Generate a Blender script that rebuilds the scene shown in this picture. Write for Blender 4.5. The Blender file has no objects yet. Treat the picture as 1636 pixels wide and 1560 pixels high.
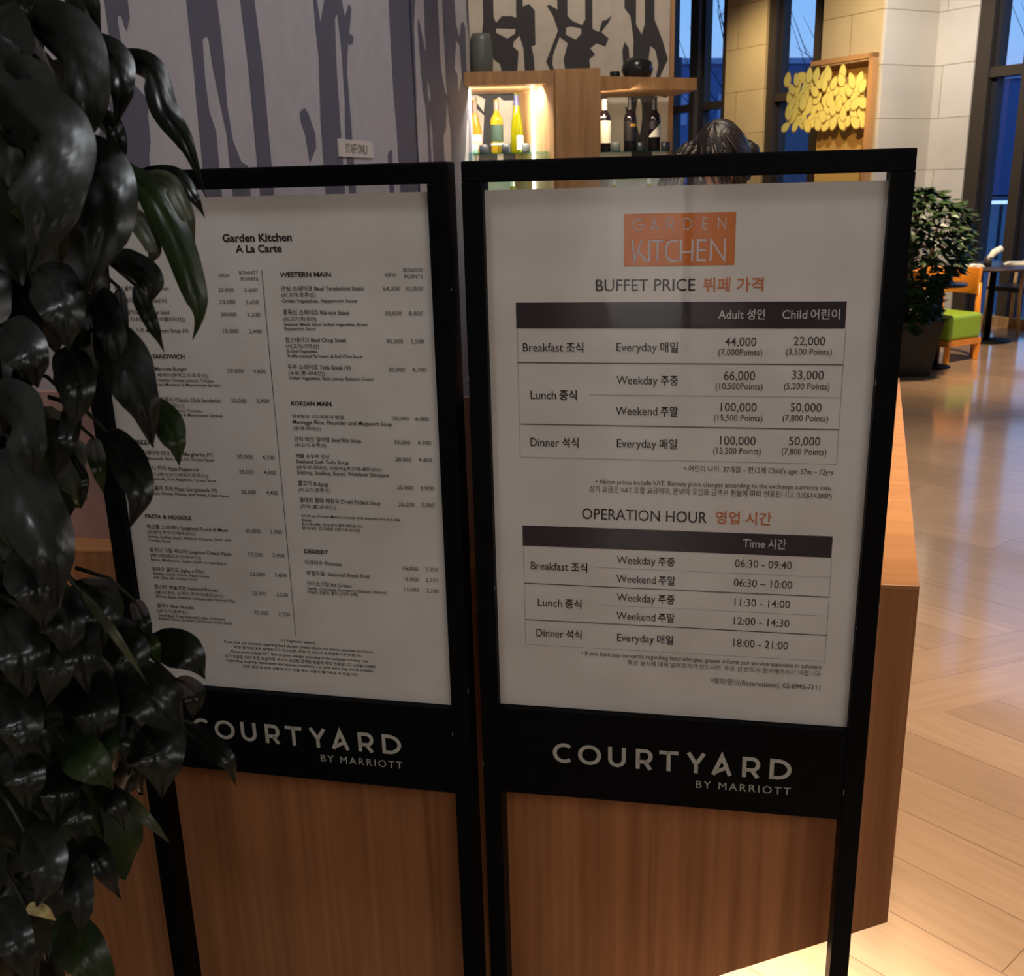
import bpy, bmesh, math, random
from mathutils import Vector, Matrix, noise

random.seed(7)
SC = bpy.context.scene
COL = SC.collection

# ---------------------------------------------------------------- camera, sky, exposure
EYE = 1.62
FPX, PITCH, ROLL = 1632.41, 0.2909, -0.0259
cam_data = bpy.data.cameras.new('camera')
cam = bpy.data.objects.new('camera', cam_data)
COL.objects.link(cam)
SC.camera = cam
cam_data.sensor_fit = 'HORIZONTAL'
cam_data.sensor_width = 36.0
cam_data.lens = FPX / 1636 * 36
cam_data.clip_start, cam_data.clip_end = 0.05, 400
_f = Vector((0, math.cos(PITCH), -math.sin(PITCH)))
_u = Vector((0, math.sin(PITCH), math.cos(PITCH)))
_r = Vector((1, 0, 0))
_c, _s = math.cos(ROLL), math.sin(ROLL)
right, up = _r * _c + _u * _s, _u * _c - _r * _s
cam.matrix_world = Matrix(((right.x, up.x, -_f.x, 0), (right.y, up.y, -_f.y, 0), (right.z, up.z, -_f.z, EYE), (0, 0, 0, 1)))
cam_data.dof.use_dof = True
cam_data.dof.focus_distance = 1.53
cam_data.dof.aperture_fstop = 16.0

SC.view_settings.view_transform = 'Standard'
SC.view_settings.look = 'None'
SC.view_settings.exposure = 0.0
SC.view_settings.gamma = 1.0
SC.view_settings.use_curve_mapping = False

world = bpy.data.worlds.new('dusk_sky')
SC.world = world
world.use_nodes = True
wn, wl = world.node_tree.nodes, world.node_tree.links
wn.clear()
_o = wn.new('ShaderNodeOutputWorld'); _b = wn.new('ShaderNodeBackground')
_t = wn.new('ShaderNodeTexCoord'); _x = wn.new('ShaderNodeSeparateXYZ'); _k = wn.new('ShaderNodeValToRGB')
wl.new(_t.outputs['Generated'], _x.inputs[0]); wl.new(_x.outputs['Z'], _k.inputs[0])
wl.new(_k.outputs[0], _b.inputs[0]); wl.new(_b.outputs[0], _o.inputs[0])
_k.color_ramp.elements[0].position = 0.0; _k.color_ramp.elements[0].color = (.46, .43, .72, 1)
_k.color_ramp.elements[1].position = 0.30; _k.color_ramp.elements[1].color = (.13, .42, .86, 1)
_e = _k.color_ramp.elements.new(0.11); _e.color = (.27, .50, .86, 1)
_b.inputs[1].default_value = 1.15


def lamp(name, kind, loc, target, power, color, size=.2, angle=60, blend=.6, sx=None, sy=None):
    d = bpy.data.lights.new(name, kind)
    d.energy, d.color = power, color
    if kind == 'SPOT':
        d.spot_size, d.spot_blend, d.shadow_soft_size = math.radians(angle), blend, size
    elif kind == 'AREA':
        d.shape = 'RECTANGLE'; d.size, d.size_y = sx or size, sy or size
    else:
        d.shadow_soft_size = size
    o = bpy.data.objects.new(name, d)
    o.location = loc
    dirv = Vector(target) - Vector(loc)
    o.rotation_euler = dirv.to_track_quat('-Z', 'Y').to_euler()
    COL.objects.link(o)
    return o


WARM, SOFT, AMBER = (1, .74, .45), (1, .86, .70), (1, .66, .30)
# ceiling downlights over the dining side and the desk
lamp('desk_downlight', 'SPOT', (.95, 2.75, 4.3), (.85, 2.5, .9), 520, (1, .76, .52), .08, 44, .8)
lamp('aisle_downlight', 'SPOT', (2.1, 2.3, 4.3), (1.75, 2.0, 0), 430, (1, .84, .64), .1, 62, .9)
lamp('aisle_downlight', 'SPOT', (3.0, 5.0, 4.3), (2.6, 4.8, 0), 820, (1, .86, .72), .1, 70, .9)
lamp('dining_downlight', 'SPOT', (4.0, 7.6, 4.3), (3.9, 8.9, .3), 1100, (1, .78, .52), .1, 62, .9)
lamp('pillar_downlight', 'SPOT', (3.4, 9.6, 4.3), (4.6, 11.6, 1.8), 470, (1, .95, .88), .1, 90, .9)
lamp('pier_downlight', 'SPOT', (2.9, 11.0, 4.3), (3.7, 12.5, 2.0), 40, (1, .78, .5), .1, 90, .9)
lamp('pier_downlight', 'SPOT', (2.6, 13.3, 4.3), (3.4, 14.6, 1.8), 215, (1, .84, .60), .1, 90, .9)
lamp('screen_fill', 'SPOT', (2.5, 9.6, 3.9), (3.72, 11.95, 2.25), 260, AMBER, .05, 24, .8)  # added from the front, stands in for the screen's amber backlight
# unseen lamps: poster fill, leaf sheen, reflection spots, wall washes
lamp('unseen_fill', 'AREA', (1.7, -3.2, 4.3), (.2, 1.6, .9), 82, (1, .95, .90), sx=3.2, sy=1.2)  # added fill that sets the brightness of the posters
lamp('unseen_fill', 'AREA', (-.9, .6, 4.4), (-.75, .8, 0), 26, (.92, .95, 1), sx=.5, sy=.5)
lamp('reflection_spot', 'SPOT', (-1.35, -3.2, 3.2), (-1.35, -4.7, 1.2), 2000, (.92, .95, 1), .05, 34, .9)  # added to light the slab mirrored in the price poster's acrylic
lamp('reflection_spot', 'SPOT', (-1.1, -.4, 4.3), (-1.2, -.45, 0), 150, (1, .96, .9), .05, 24, .8)  # added to light a floor patch mirrored in the menu poster's acrylic
lamp('mural_fill', 'SPOT', (1.5, 3.6, 4.3), (-.8, 4.0, 1.7), 98, (.95, .95, 1), .1, 80, .9)  # added wash that brightens the mural but misses the sign fronts
lamp('shelf_wall_fill', 'SPOT', (.45, 4.9, 4.3), (.45, 6.7, 2.6), 130, (1, .92, .82), .1, 70, .9)  # added wash that brightens the wall and oak around the shelf

# ---------------------------------------------------------------- materials
def lin(c):
    c = c / 255
    return c / 12.92 if c <= .04045 else ((c + .055) / 1.055) ** 2.4


def rgb(r, g, b):
    return (lin(r), lin(g), lin(b), 1)


def mat(name, color, rough=.6, metal=0.0, spec=.5, alpha=1.0, trans=0.0, ior=1.45, emit=None, estr=0.0, coat=0.0):
    m = bpy.data.materials.new(name)
    m.use_nodes = True
    b = m.node_tree.nodes['Principled BSDF']
    b.inputs['Base Color'].default_value = color
    b.inputs['Roughness'].default_value = rough
    b.inputs['Metallic'].default_value = metal
    b.inputs['Specular IOR Level'].default_value = spec
    b.inputs['Transmission Weight'].default_value = trans
    b.inputs['IOR'].default_value = ior
    b.inputs['Coat Weight'].default_value = coat
    if emit:
        b.inputs['Emission Color'].default_value = emit
        b.inputs['Emission Strength'].default_value = estr
    return m


def nodes_of(m):
    nt = m.node_tree
    return nt, nt.nodes, nt.links, nt.nodes['Principled BSDF']


def vary(m, c1, c2, scale=(1, 1, 1), nscale=4, detail=4, bump=0.0, lo=.3, hi=.7):
    """noise between two colours in object space"""
    nt, n, l, b = nodes_of(m)
    tc = n.new('ShaderNodeTexCoord'); mp = n.new('ShaderNodeMapping'); mp.inputs['Scale'].default_value = scale
    nz = n.new('ShaderNodeTexNoise'); nz.inputs['Scale'].default_value = nscale; nz.inputs['Detail'].default_value = detail
    cr = n.new('ShaderNodeValToRGB')
    cr.color_ramp.elements[0].position, cr.color_ramp.elements[0].color = lo, c1
    cr.color_ramp.elements[1].position, cr.color_ramp.elements[1].color = hi, c2
    l.new(tc.outputs['Object'], mp.inputs[0]); l.new(mp.outputs[0], nz.inputs[0]); l.new(nz.outputs[0], cr.inputs[0]); l.new(cr.outputs[0], b.inputs['Base Color'])
    if bump:
        bp = n.new('ShaderNodeBump'); bp.inputs['Strength'].default_value = bump; bp.inputs['Distance'].default_value = .01
        l.new(nz.outputs[0], bp.inputs['Height']); l.new(bp.outputs[0], b.inputs['Normal'])
    return m


def bricks(m, c1, c2, cm, vec, width, height, mortar, rot=0.0, offset=.5, grain=None):
    """joints between stone courses or floor boards; vec picks the two object axes"""
    nt, n, l, b = nodes_of(m)
    tc = n.new('ShaderNodeTexCoord'); sp = n.new('ShaderNodeSeparateXYZ'); cb = n.new('ShaderNodeCombineXYZ')
    l.new(tc.outputs['Object'], sp.inputs[0]); l.new(sp.outputs[vec[0]], cb.inputs[0]); l.new(sp.outputs[vec[1]], cb.inputs[1])
    mp = n.new('ShaderNodeMapping'); mp.inputs['Rotation'].default_value = (0, 0, rot)
    l.new(cb.outputs[0], mp.inputs[0])
    br = n.new('ShaderNodeTexBrick'); br.offset = offset
    for k, v in (('Color1', c1), ('Color2', c2), ('Mortar', cm), ('Scale', 1), ('Mortar Size', mortar), ('Brick Width', width), ('Row Height', height), ('Mortar Smooth', .3), ('Bias', 0.0)):
        br.inputs[k].default_value = v
    l.new(mp.outputs[0], br.inputs[0])
    out = br.outputs['Color']
    if grain:
        g = n.new('ShaderNodeTexNoise'); g.inputs['Scale'].default_value = grain[0]; g.inputs['Detail'].default_value = 6
        m2 = n.new('ShaderNodeMapping'); m2.inputs['Scale'].default_value = grain[1]
        l.new(mp.outputs[0], m2.inputs[0]); l.new(m2.outputs[0], g.inputs[0])
        cr = n.new('ShaderNodeValToRGB'); cr.color_ramp.elements[0].position = .32; cr.color_ramp.elements[1].position = .68
        cr.color_ramp.elements[0].color = (grain[2],) * 3 + (1,); cr.color_ramp.elements[1].color = (1, 1, 1, 1)
        mx = n.new('ShaderNodeMix'); mx.data_type = 'RGBA'; mx.blend_type = 'MULTIPLY'; mx.inputs[0].default_value = 1
        l.new(g.outputs[0], cr.inputs[0]); l.new(out, mx.inputs[6]); l.new(cr.outputs[0], mx.inputs[7]); out = mx.outputs[2]
    l.new(out, b.inputs['Base Color'])
    return m


def pane_mat(name, gloss=.06, tint=(1, 1, 1, 1), rough=.02):
    """thin clear sheet: lets the view through, mirrors at its fresnel share"""
    m = bpy.data.materials.new(name); m.use_nodes = True
    nt = m.node_tree; nt.nodes.clear()
    o = nt.nodes.new('ShaderNodeOutputMaterial'); mx = nt.nodes.new('ShaderNodeMixShader')
    t = nt.nodes.new('ShaderNodeBsdfTransparent'); g = nt.nodes.new('ShaderNodeBsdfGlossy'); lw = nt.nodes.new('ShaderNodeFresnel')
    t.inputs[0].default_value = tint; g.inputs['Roughness'].default_value = rough; lw.inputs[0].default_value = 1.0 + gloss * 8
    ge = nt.nodes.new('ShaderNodeNewGeometry'); iv = nt.nodes.new('ShaderNodeMath'); iv.operation = 'SUBTRACT'; iv.inputs[0].default_value = 1.0
    mu = nt.nodes.new('ShaderNodeMath'); mu.operation = 'MULTIPLY'
    nt.links.new(ge.outputs['Backfacing'], iv.inputs[1]); nt.links.new(iv.outputs[0], mu.inputs[0]); nt.links.new(lw.outputs[0], mu.inputs[1]); nt.links.new(mu.outputs[0], mx.inputs[0]); nt.links.new(t.outputs[0], mx.inputs[1]); nt.links.new(g.outputs[0], mx.inputs[2]); nt.links.new(mx.outputs[0], o.inputs[0])
    return m


M = {}
M['black_metal'] = vary(mat('black_metal', rgb(8, 8, 9), .5, spec=.10), rgb(6, 6, 7), rgb(10, 10, 11), nscale=30)
M['bare_metal'] = mat('bare_metal', rgb(150, 148, 145), .4, metal=.6)
M['paper'] = vary(mat('paper', rgb(232, 224, 214), .75, spec=.2), rgb(224, 216, 207), rgb(236, 229, 220), nscale=9)
M['ink'] = mat('ink', rgb(52, 44, 44), .7, spec=.2)
M['ink_grey'] = mat('ink_grey', rgb(88, 78, 76), .7, spec=.2)
M['ink_orange'] = mat('ink_orange', rgb(208, 118, 70), .7, spec=.2)
M['logo_orange'] = mat('logo_orange', rgb(216, 122, 52), .7, spec=.2)
M['ink_white'] = mat('ink_white', rgb(214, 206, 200), .7, spec=.2)
M['table_bar'] = mat('table_bar', rgb(62, 54, 58), .6, spec=.2)
M['rule_dark'] = mat('rule_dark', rgb(96, 86, 82), .7, spec=.2)
M['rule_light'] = mat('rule_light', rgb(176, 168, 160), .7, spec=.2)
M['silver_letter'] = mat('silver_letter', rgb(178, 174, 160), .45, metal=.0)
M['acrylic'] = pane_mat('acrylic', .055, (.97, .97, .97, 1), .03)
M['window_glass'] = pane_mat('window_glass', .05, (.92, .95, 1, 1), .0)
M['desk_wood'] = vary(mat('desk_wood', rgb(166, 110, 68), .42, spec=.3), rgb(140, 90, 52), rgb(190, 128, 82), (14, 14, .35), 3.2, 8, lo=.25, hi=.75)
M['desk_top'] = vary(mat('desk_top', rgb(188, 130, 80), .34), rgb(180, 122, 74), rgb(198, 140, 88), (1.2, 16, 10), 3, 6)
M['screen_panel'] = vary(mat('screen_panel', rgb(170, 132, 118), .8), rgb(160, 124, 112), rgb(178, 138, 124), nscale=20)
M['led'] = mat('led', (1, 1, 1, 1), emit=(1, .93, .80, 1), estr=14)
M['mural_light'] = vary(mat('mural_light', rgb(184, 182, 185), .85), rgb(179, 177, 181), rgb(188, 186, 188), nscale=14)
M['mural_dark'] = mat('mural_dark', rgb(98, 98, 112), .85)
M['mural_seam'] = mat('mural_seam', rgb(38, 38, 62), .8)
M['far_light'] = vary(mat('far_light', rgb(196, 184, 168), .85), rgb(190, 178, 162), rgb(202, 190, 174), nscale=14)
M['far_dark'] = mat('far_dark', rgb(62, 59, 60), .85)
M['plaster'] = mat('plaster', rgb(150, 138, 126), .9)
M['ceiling'] = mat('ceiling', rgb(170, 160, 150), .9)
def floor_mat():
    c1, c2, cm = rgb(166, 134, 104), rgb(182, 148, 116), rgb(120, 94, 70)
    gr = (3.0, (1.2, 14, 1), .84)
    m = bricks(mat('floor', rgb(180, 140, 100), .36, spec=.5, coat=1.0), c1, c2, cm, (0, 1), 1.9, .19, .0016, math.radians(50), .37, gr)
    nt, n, l, b = nodes_of(m)
    b.inputs['Coat Roughness'].default_value = .11; b.inputs['Coat IOR'].default_value = 1.75
    along = b.inputs['Base Color'].links[0].from_socket
    bricks(m, c1, c2, cm, (0, 1), 1.9, .19, .0016, math.radians(-18.5), .37, gr)
    across = b.inputs['Base Color'].links[0].from_socket
    tc = n.new('ShaderNodeTexCoord'); dt = n.new('ShaderNodeVectorMath'); dt.operation = 'DOT_PRODUCT'; dt.inputs[1].default_value = (-.317, .948, 0)
    l.new(tc.outputs['Object'], dt.inputs[0])
    def mth(op, a, v):
        k = n.new('ShaderNodeMath'); k.operation = op; l.new(a, k.inputs[0]); k.inputs[1].default_value = v; return k.outputs[0]
    q = mth('ADD', dt.outputs['Value'], 20 * 1.52 - 2.28)
    q = mth('LESS_THAN', mth('MODULO', q, 1.52), .38)
    mx = n.new('ShaderNodeMix'); mx.data_type = 'RGBA'
    l.new(q, mx.inputs[0]); l.new(along, mx.inputs[6]); l.new(across, mx.inputs[7]); l.new(mx.outputs[2], b.inputs['Base Color'])
    return m


M['floor'] = floor_mat()
M['stone_cream'] = bricks(mat('stone_cream', rgb(212, 202, 186), .6), rgb(210, 200, 184), rgb(218, 208, 194), rgb(150, 136, 114), (0, 2), 1.13, .545, .005, 0, .5, (2.0, (1, 1, 1), .90))
M['stone_amber_lit'] = bricks(mat('stone_amber_lit', rgb(220, 190, 136), .5), rgb(218, 188, 134), rgb(226, 198, 146), rgb(160, 124, 76), (0, 2), 1.13, .545, .005, 0, .5, (2.0, (1, 1, 1), .88))  # beige stone with amber lamp light put into its colour
M['bronze'] = mat('bronze', rgb(68, 58, 48), .5, metal=.2)
M['dark_frame'] = mat('dark_frame', rgb(40, 38, 44), .5)
M['oak'] = vary(mat('oak', rgb(182, 138, 90), .5), rgb(162, 118, 74), rgb(194, 150, 100), (9, 9, .6), 3, 6)
M['shelf_glass'] = pane_mat('shelf_glass', .08, (.62, .90, .88, 1), .02)
M['leaf'] = vary(mat('leaf', rgb(24, 28, 22), .34, spec=.5), rgb(18, 21, 17), rgb(31, 36, 27), nscale=20)
M['leaf_green'] = vary(mat('leaf_green', rgb(34, 50, 16), .4), rgb(28, 42, 14), rgb(42, 58, 20), nscale=20)
M['leaf_pale'] = vary(mat('leaf_pale', rgb(66, 70, 52), .45), rgb(54, 58, 44), rgb(84, 86, 60), nscale=40)
M['leaf_dead'] = mat('leaf_dead', rgb(214, 190, 128), .6)
M['stem'] = mat('stem', rgb(44, 46, 30), .6)
M['soil'] = mat('soil', rgb(48, 36, 28), .95)
M['dark_pot'] = vary(mat('dark_pot', rgb(30, 27, 24), .6), rgb(26, 24, 22), rgb(35, 31, 28), nscale=12)
M['ficus'] = vary(mat('ficus', rgb(34, 54, 30), .42), rgb(22, 38, 24), rgb(52, 80, 32), nscale=7)
M['trunk'] = mat('trunk', rgb(96, 74, 54), .8)
M['chair_wood'] = vary(mat('chair_wood', rgb(226, 142, 40), .35), rgb(216, 130, 34), rgb(234, 150, 50), (3, 3, 3), 4, 5)
M['green_vinyl'] = mat('green_vinyl', rgb(142, 176, 44), .45)
M['table_dark'] = mat('table_dark', rgb(52, 42, 44), .35)
M['light_wood'] = mat('light_wood', rgb(200, 156, 98), .45)
M['black_vinyl'] = mat('black_vinyl', rgb(24, 22, 22), .4)
M['linen'] = mat('linen', rgb(236, 230, 214), .9)
M['tumbler'] = mat('tumbler', rgb(70, 62, 58), .3)
M['skin'] = mat('skin', rgb(206, 152, 124), .55)
M['hair'] = vary(mat('hair', rgb(30, 24, 24), .36), rgb(22, 18, 18), rgb(70, 58, 54), (60, 60, 8), 3, 4, bump=.3, lo=.4, hi=.8)
M['jacket'] = mat('jacket', rgb(40, 38, 44), .8)
M['trousers'] = mat('trousers', rgb(28, 27, 32), .8)
M['shoe'] = mat('shoe', rgb(18, 17, 17), .4)
M['lip'] = mat('lip', rgb(170, 92, 86), .5)
M['eye_white'] = mat('eye_white', rgb(230, 226, 220), .3)
M['gold_leaf'] = mat('gold_leaf', rgb(248, 228, 120), .5)
M['gold_pane'] = pane_mat('gold_pane', .05, (.98, .94, .82, 1), .05)
M['gold_edge'] = mat('gold_edge', rgb(196, 158, 78), .6)
M['frame_wood'] = mat('frame_wood', rgb(196, 142, 86), .5)
M['sign_plate'] = mat('sign_plate', rgb(216, 210, 200), .6)
M['sign_ink'] = mat('sign_ink', rgb(132, 118, 100), .7)
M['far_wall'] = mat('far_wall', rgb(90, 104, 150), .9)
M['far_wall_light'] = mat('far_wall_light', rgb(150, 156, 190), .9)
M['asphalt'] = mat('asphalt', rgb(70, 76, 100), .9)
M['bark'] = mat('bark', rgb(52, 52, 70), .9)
M['road_light'] = mat('road_light', (1, 1, 1, 1), emit=(.55, .75, 1, 1), estr=1.1)
M['lamp_lit'] = mat('lamp_lit', (1, 1, 1, 1), emit=(1, 1, 1, 1), estr=2.0)
M['vase_glass'] = mat('vase_glass', rgb(92, 94, 88), .4)
M['dark_glaze'] = mat('dark_glaze', rgb(38, 40, 38), .25)
M['holder_grey'] = mat('holder_grey', rgb(92, 98, 98), .35)
M['holder_dark'] = mat('holder_dark', rgb(42, 46, 52), .35)
M['holder_green'] = mat('holder_green', rgb(130, 176, 160), .35)


def bottle_glass(name, col):
    m = mat(name, col, .08, trans=.85, ior=1.18)
    return m


M['wine_gold'] = bottle_glass('wine_gold', rgb(238, 190, 70))
M['wine_straw'] = bottle_glass('wine_straw', rgb(232, 200, 60))
M['wine_green'] = bottle_glass('wine_green', rgb(186, 190, 30))
M['wine_dark'] = mat('wine_dark', rgb(24, 18, 24), .12)
for _n, _c in (('label_pink', (226, 150, 128)), ('label_blue', (150, 150, 176)), ('label_green', (40, 58, 46)), ('label_white', (226, 224, 206)), ('label_cream', (244, 240, 214)), ('label_black', (34, 28, 32)),
               ('label_gold', (176, 130, 56)), ('cap_brown', (96, 72, 60)), ('cap_navy', (50, 48, 76)), ('cap_white', (206, 196, 190)), ('cap_dark', (40, 34, 38))):
    M[_n] = mat(_n, rgb(*_c), .5)


# ---------------------------------------------------------------- mesh building
class MB:
    """collects shapes, links them as ONE mesh object"""
    def __init__(self):
        self.v, self.f, self.m, self.s = [], [], [], []

    def add(self, vs, fs, mi=0, smooth=False):
        o = len(self.v)
        self.v += [tuple(v) for v in vs]
        for f in fs:
            self.f.append([o + i for i in f]); self.m.append(mi); self.s.append(smooth)
        return self

    def box(self, c, d, mi=0, rz=0.0, bev=0.0):
        hx, hy, hz = d[0] / 2, d[1] / 2, d[2] / 2
        ca, sa = math.cos(rz), math.sin(rz)
        def tr(x, y, z): return (c[0] + x * ca - y * sa, c[1] + x * sa + y * ca, c[2] + z)
        if bev <= 0:
            vs = [tr(x, y, z) for z in (-hz, hz) for y in (-hy, hy) for x in (-hx, hx)]
            return self.add(vs, [(0, 2, 3, 1), (4, 5, 7, 6), (0, 1, 5, 4), (2, 6, 7, 3), (0, 4, 6, 2), (1, 3, 7, 5)], mi)
        bm = bmesh.new(); bmesh.ops.create_cube(bm, size=1)
        for v in bm.verts: v.co = Vector((v.co.x * d[0], v.co.y * d[1], v.co.z * d[2]))
        bmesh.ops.bevel(bm, geom=list(bm.edges), offset=bev, segments=3, profile=.5, affect='EDGES')
        bm.verts.index_update()
        self.add([tr(*v.co) for v in bm.verts], [[v.index for v in f.verts] for f in bm.faces], mi, False)
        bm.free(); return self

    def beam(self, a, b, w, h, mi=0):
        a, b = Vector(a), Vector(b); t = (b - a).normalized()
        s = t.cross(Vector((0, 0, 1)))
        if s.length < 1e-4: s = Vector((1, 0, 0))
        s.normalize(); u = s.cross(t)
        vs = [p + s * i * w / 2 + u * j * h / 2 for p in (a, b) for i, j in ((-1, -1), (1, -1), (1, 1), (-1, 1))]
        return self.add(vs, [(0, 1, 2, 3), (7, 6, 5, 4), (0, 4, 5, 1), (1, 5, 6, 2), (2, 6, 7, 3), (3, 7, 4, 0)], mi)

    def tube(self, pts, rad, mi=0, n=8, cap=True):
        pts = [Vector(p) for p in pts]
        rs = rad if isinstance(rad, (list, tuple)) else [rad] * len(pts)
        vs, fs = [], []
        prev = None
        for i, p in enumerate(pts):
            t = (pts[min(i + 1, len(pts) - 1)] - pts[max(i - 1, 0)]).normalized()
            if prev is None:
                s = t.cross(Vector((0, 0, 1)))
                if s.length < 1e-3: s = t.cross(Vector((1, 0, 0)))
            else:
                s = prev - t * prev.dot(t)
            s.normalize(); prev = s; u = t.cross(s)
            for k in range(n):
                a = 2 * math.pi * k / n
                vs.append(p + (s * math.cos(a) + u * math.sin(a)) * rs[i])
        for i in range(len(pts) - 1):
            for k in range(n):
                fs.append((i * n + k, i * n + (k + 1) % n, (i + 1) * n + (k + 1) % n, (i + 1) * n + k))
        if cap:
            fs.append(list(range(n))[::-1]); fs.append([(len(pts) - 1) * n + k for k in range(n)])
        return self.add(vs, fs, mi, True)

    def lathe(self, prof, c=(0, 0, 0), n=24, mi=0, a0=0.0, a1=2 * math.pi):
        full = abs(a1 - a0 - 2 * math.pi) < 1e-6
        k = n if full else n + 1
        vs = [(c[0] + r * math.cos(a0 + (a1 - a0) * j / n), c[1] + r * math.sin(a0 + (a1 - a0) * j / n), c[2] + z) for r, z in prof for j in range(k)]
        fs = []
        for i in range(len(prof) - 1):
            for j in range(n):
                j2 = (j + 1) % k if full else j + 1
                fs.append((i * k + j, i * k + j2, (i + 1) * k + j2, (i + 1) * k + j))
        return self.add(vs, fs, mi, True)

    def prism(self, poly, z0, z1, mi=0):
        n = len(poly)
        vs = [(x, y, z0) for x, y in poly] + [(x, y, z1) for x, y in poly]
        fs = [list(range(n))[::-1], [n + i for i in range(n)]] + [(i, (i + 1) % n, n + (i + 1) % n, n + i) for i in range(n)]
        return self.add(vs, fs, mi)

    def build(self, name, mats, parent=None, bevel=0.0):
        me = bpy.data.meshes.new(name)
        me.from_pydata(self.v, [], self.f)
        for m in (mats if isinstance(mats, (list, tuple)) else [mats]):
            me.materials.append(m)
        me.polygons.foreach_set('material_index', self.m)
        me.polygons.foreach_set('use_smooth', self.s)
        me.update()
        o = bpy.data.objects.new(name, me)
        COL.objects.link(o)
        if parent: o.parent = parent
        if bevel:
            b = o.modifiers.new('edge', 'BEVEL'); b.width = bevel; b.segments = 2; b.limit_method = 'ANGLE'
        return o


def tag(o, label=None, cat=None, group=None, kind=None):
    if label: o['label'] = label
    if cat: o['category'] = cat
    if group: o['group'] = group
    if kind: o['kind'] = kind
    return o


def thing(name, loc, rz, label, cat, group=None):
    o = bpy.data.objects.new(name, None)
    COL.objects.link(o)
    o.empty_display_size = .05
    o.location = loc; o.rotation_euler = (0, 0, rz)
    return tag(o, label, cat, group)


def copy_tree(o, parent=None):
    c = o.copy(); COL.objects.link(c)
    if parent: c.parent = parent
    for ch in list(o.children): copy_tree(ch, c)
    return c


def structure(o):
    o['kind'] = 'structure'
    return o


# ---------------------------------------------------------------- lettering
_glyphs = {}


def glyphs(txt, weight=0.0, spacing=1.0):
    """flat outline mesh of a line of text: vertices, faces, left edge, width"""
    k = (txt, weight, spacing)
    if k in _glyphs: return _glyphs[k]
    c = bpy.data.curves.new('line', 'FONT'); c.body = txt; c.resolution_u = 3; c.offset = weight; c.space_character = spacing; c.fill_mode = 'FRONT'
    o = bpy.data.objects.new('line', c); COL.objects.link(o)
    dg = bpy.context.evaluated_depsgraph_get()
    me = o.evaluated_get(dg).to_mesh()
    vs = [v.co.copy() for v in me.vertices]; fs = [list(p.vertices) for p in me.polygons]
    o.evaluated_get(dg).to_mesh_clear()
    COL.objects.unlink(o); bpy.data.objects.remove(o); bpy.data.curves.remove(c)
    x0 = min(v.x for v in vs); x1 = max(v.x for v in vs)
    _glyphs[k] = (vs, fs, x0, x1 - x0)
    return _glyphs[k]


def put_text(mb, txt, u0, u1, v, h, mi, weight=0.0, y=0.0, spacing=1.0):
    """a line of text on a stand's face: local x along the face, z up, y outward negative (units: metres)"""
    vs, fs, x0, w = glyphs(txt, weight, spacing)
    latin = any(ch.isascii() and ch.isalnum() for ch in txt)
    sx = (u1 - u0) / w; sz = h / (.69 if latin else .86)
    mb.add([(u0 + (p.x - x0) * sx, y, v + p.y * sz) for p in vs], fs, mi)


def stroke(mb, pts, t, mi, y):
    """a pen stroke of even width with mitred bends"""
    P = [Vector((a, b)) for a, b in pts]
    n = len(P); closed = (P[0] - P[-1]).length < 1e-6
    L, R = [], []
    for i in range(n):
        a = P[i - 1] if i else (P[-2] if closed else P[0]); b = P[i + 1] if i < n - 1 else (P[1] if closed else P[-1])
        d1 = (P[i] - a); d2 = (b - P[i])
        d1 = d1.normalized() if d1.length > 1e-9 else d2.normalized()
        d2 = d2.normalized() if d2.length > 1e-9 else d1
        n1 = Vector((-d1.y, d1.x)); n2 = Vector((-d2.y, d2.x)); m = (n1 + n2)
        m = m.normalized() if m.length > 1e-6 else n1
        k = t / 2 / max(.35, m.dot(n1))
        L.append(P[i] + m * k); R.append(P[i] - m * k)
    vs = [(p.x, y, p.y) for p in L] + [(p.x, y, p.y) for p in R]
    mb.add(vs, [(i, n + i, n + i + 1, i + 1) for i in range(n - 1)], mi)


def arc(cx, cy, rx, ry, a0, a1, n=20):
    return [(cx + rx * math.cos(math.radians(a0 + (a1 - a0) * i / n)), cy + ry * math.sin(math.radians(a0 + (a1 - a0) * i / n))) for i in range(n + 1)]


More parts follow.
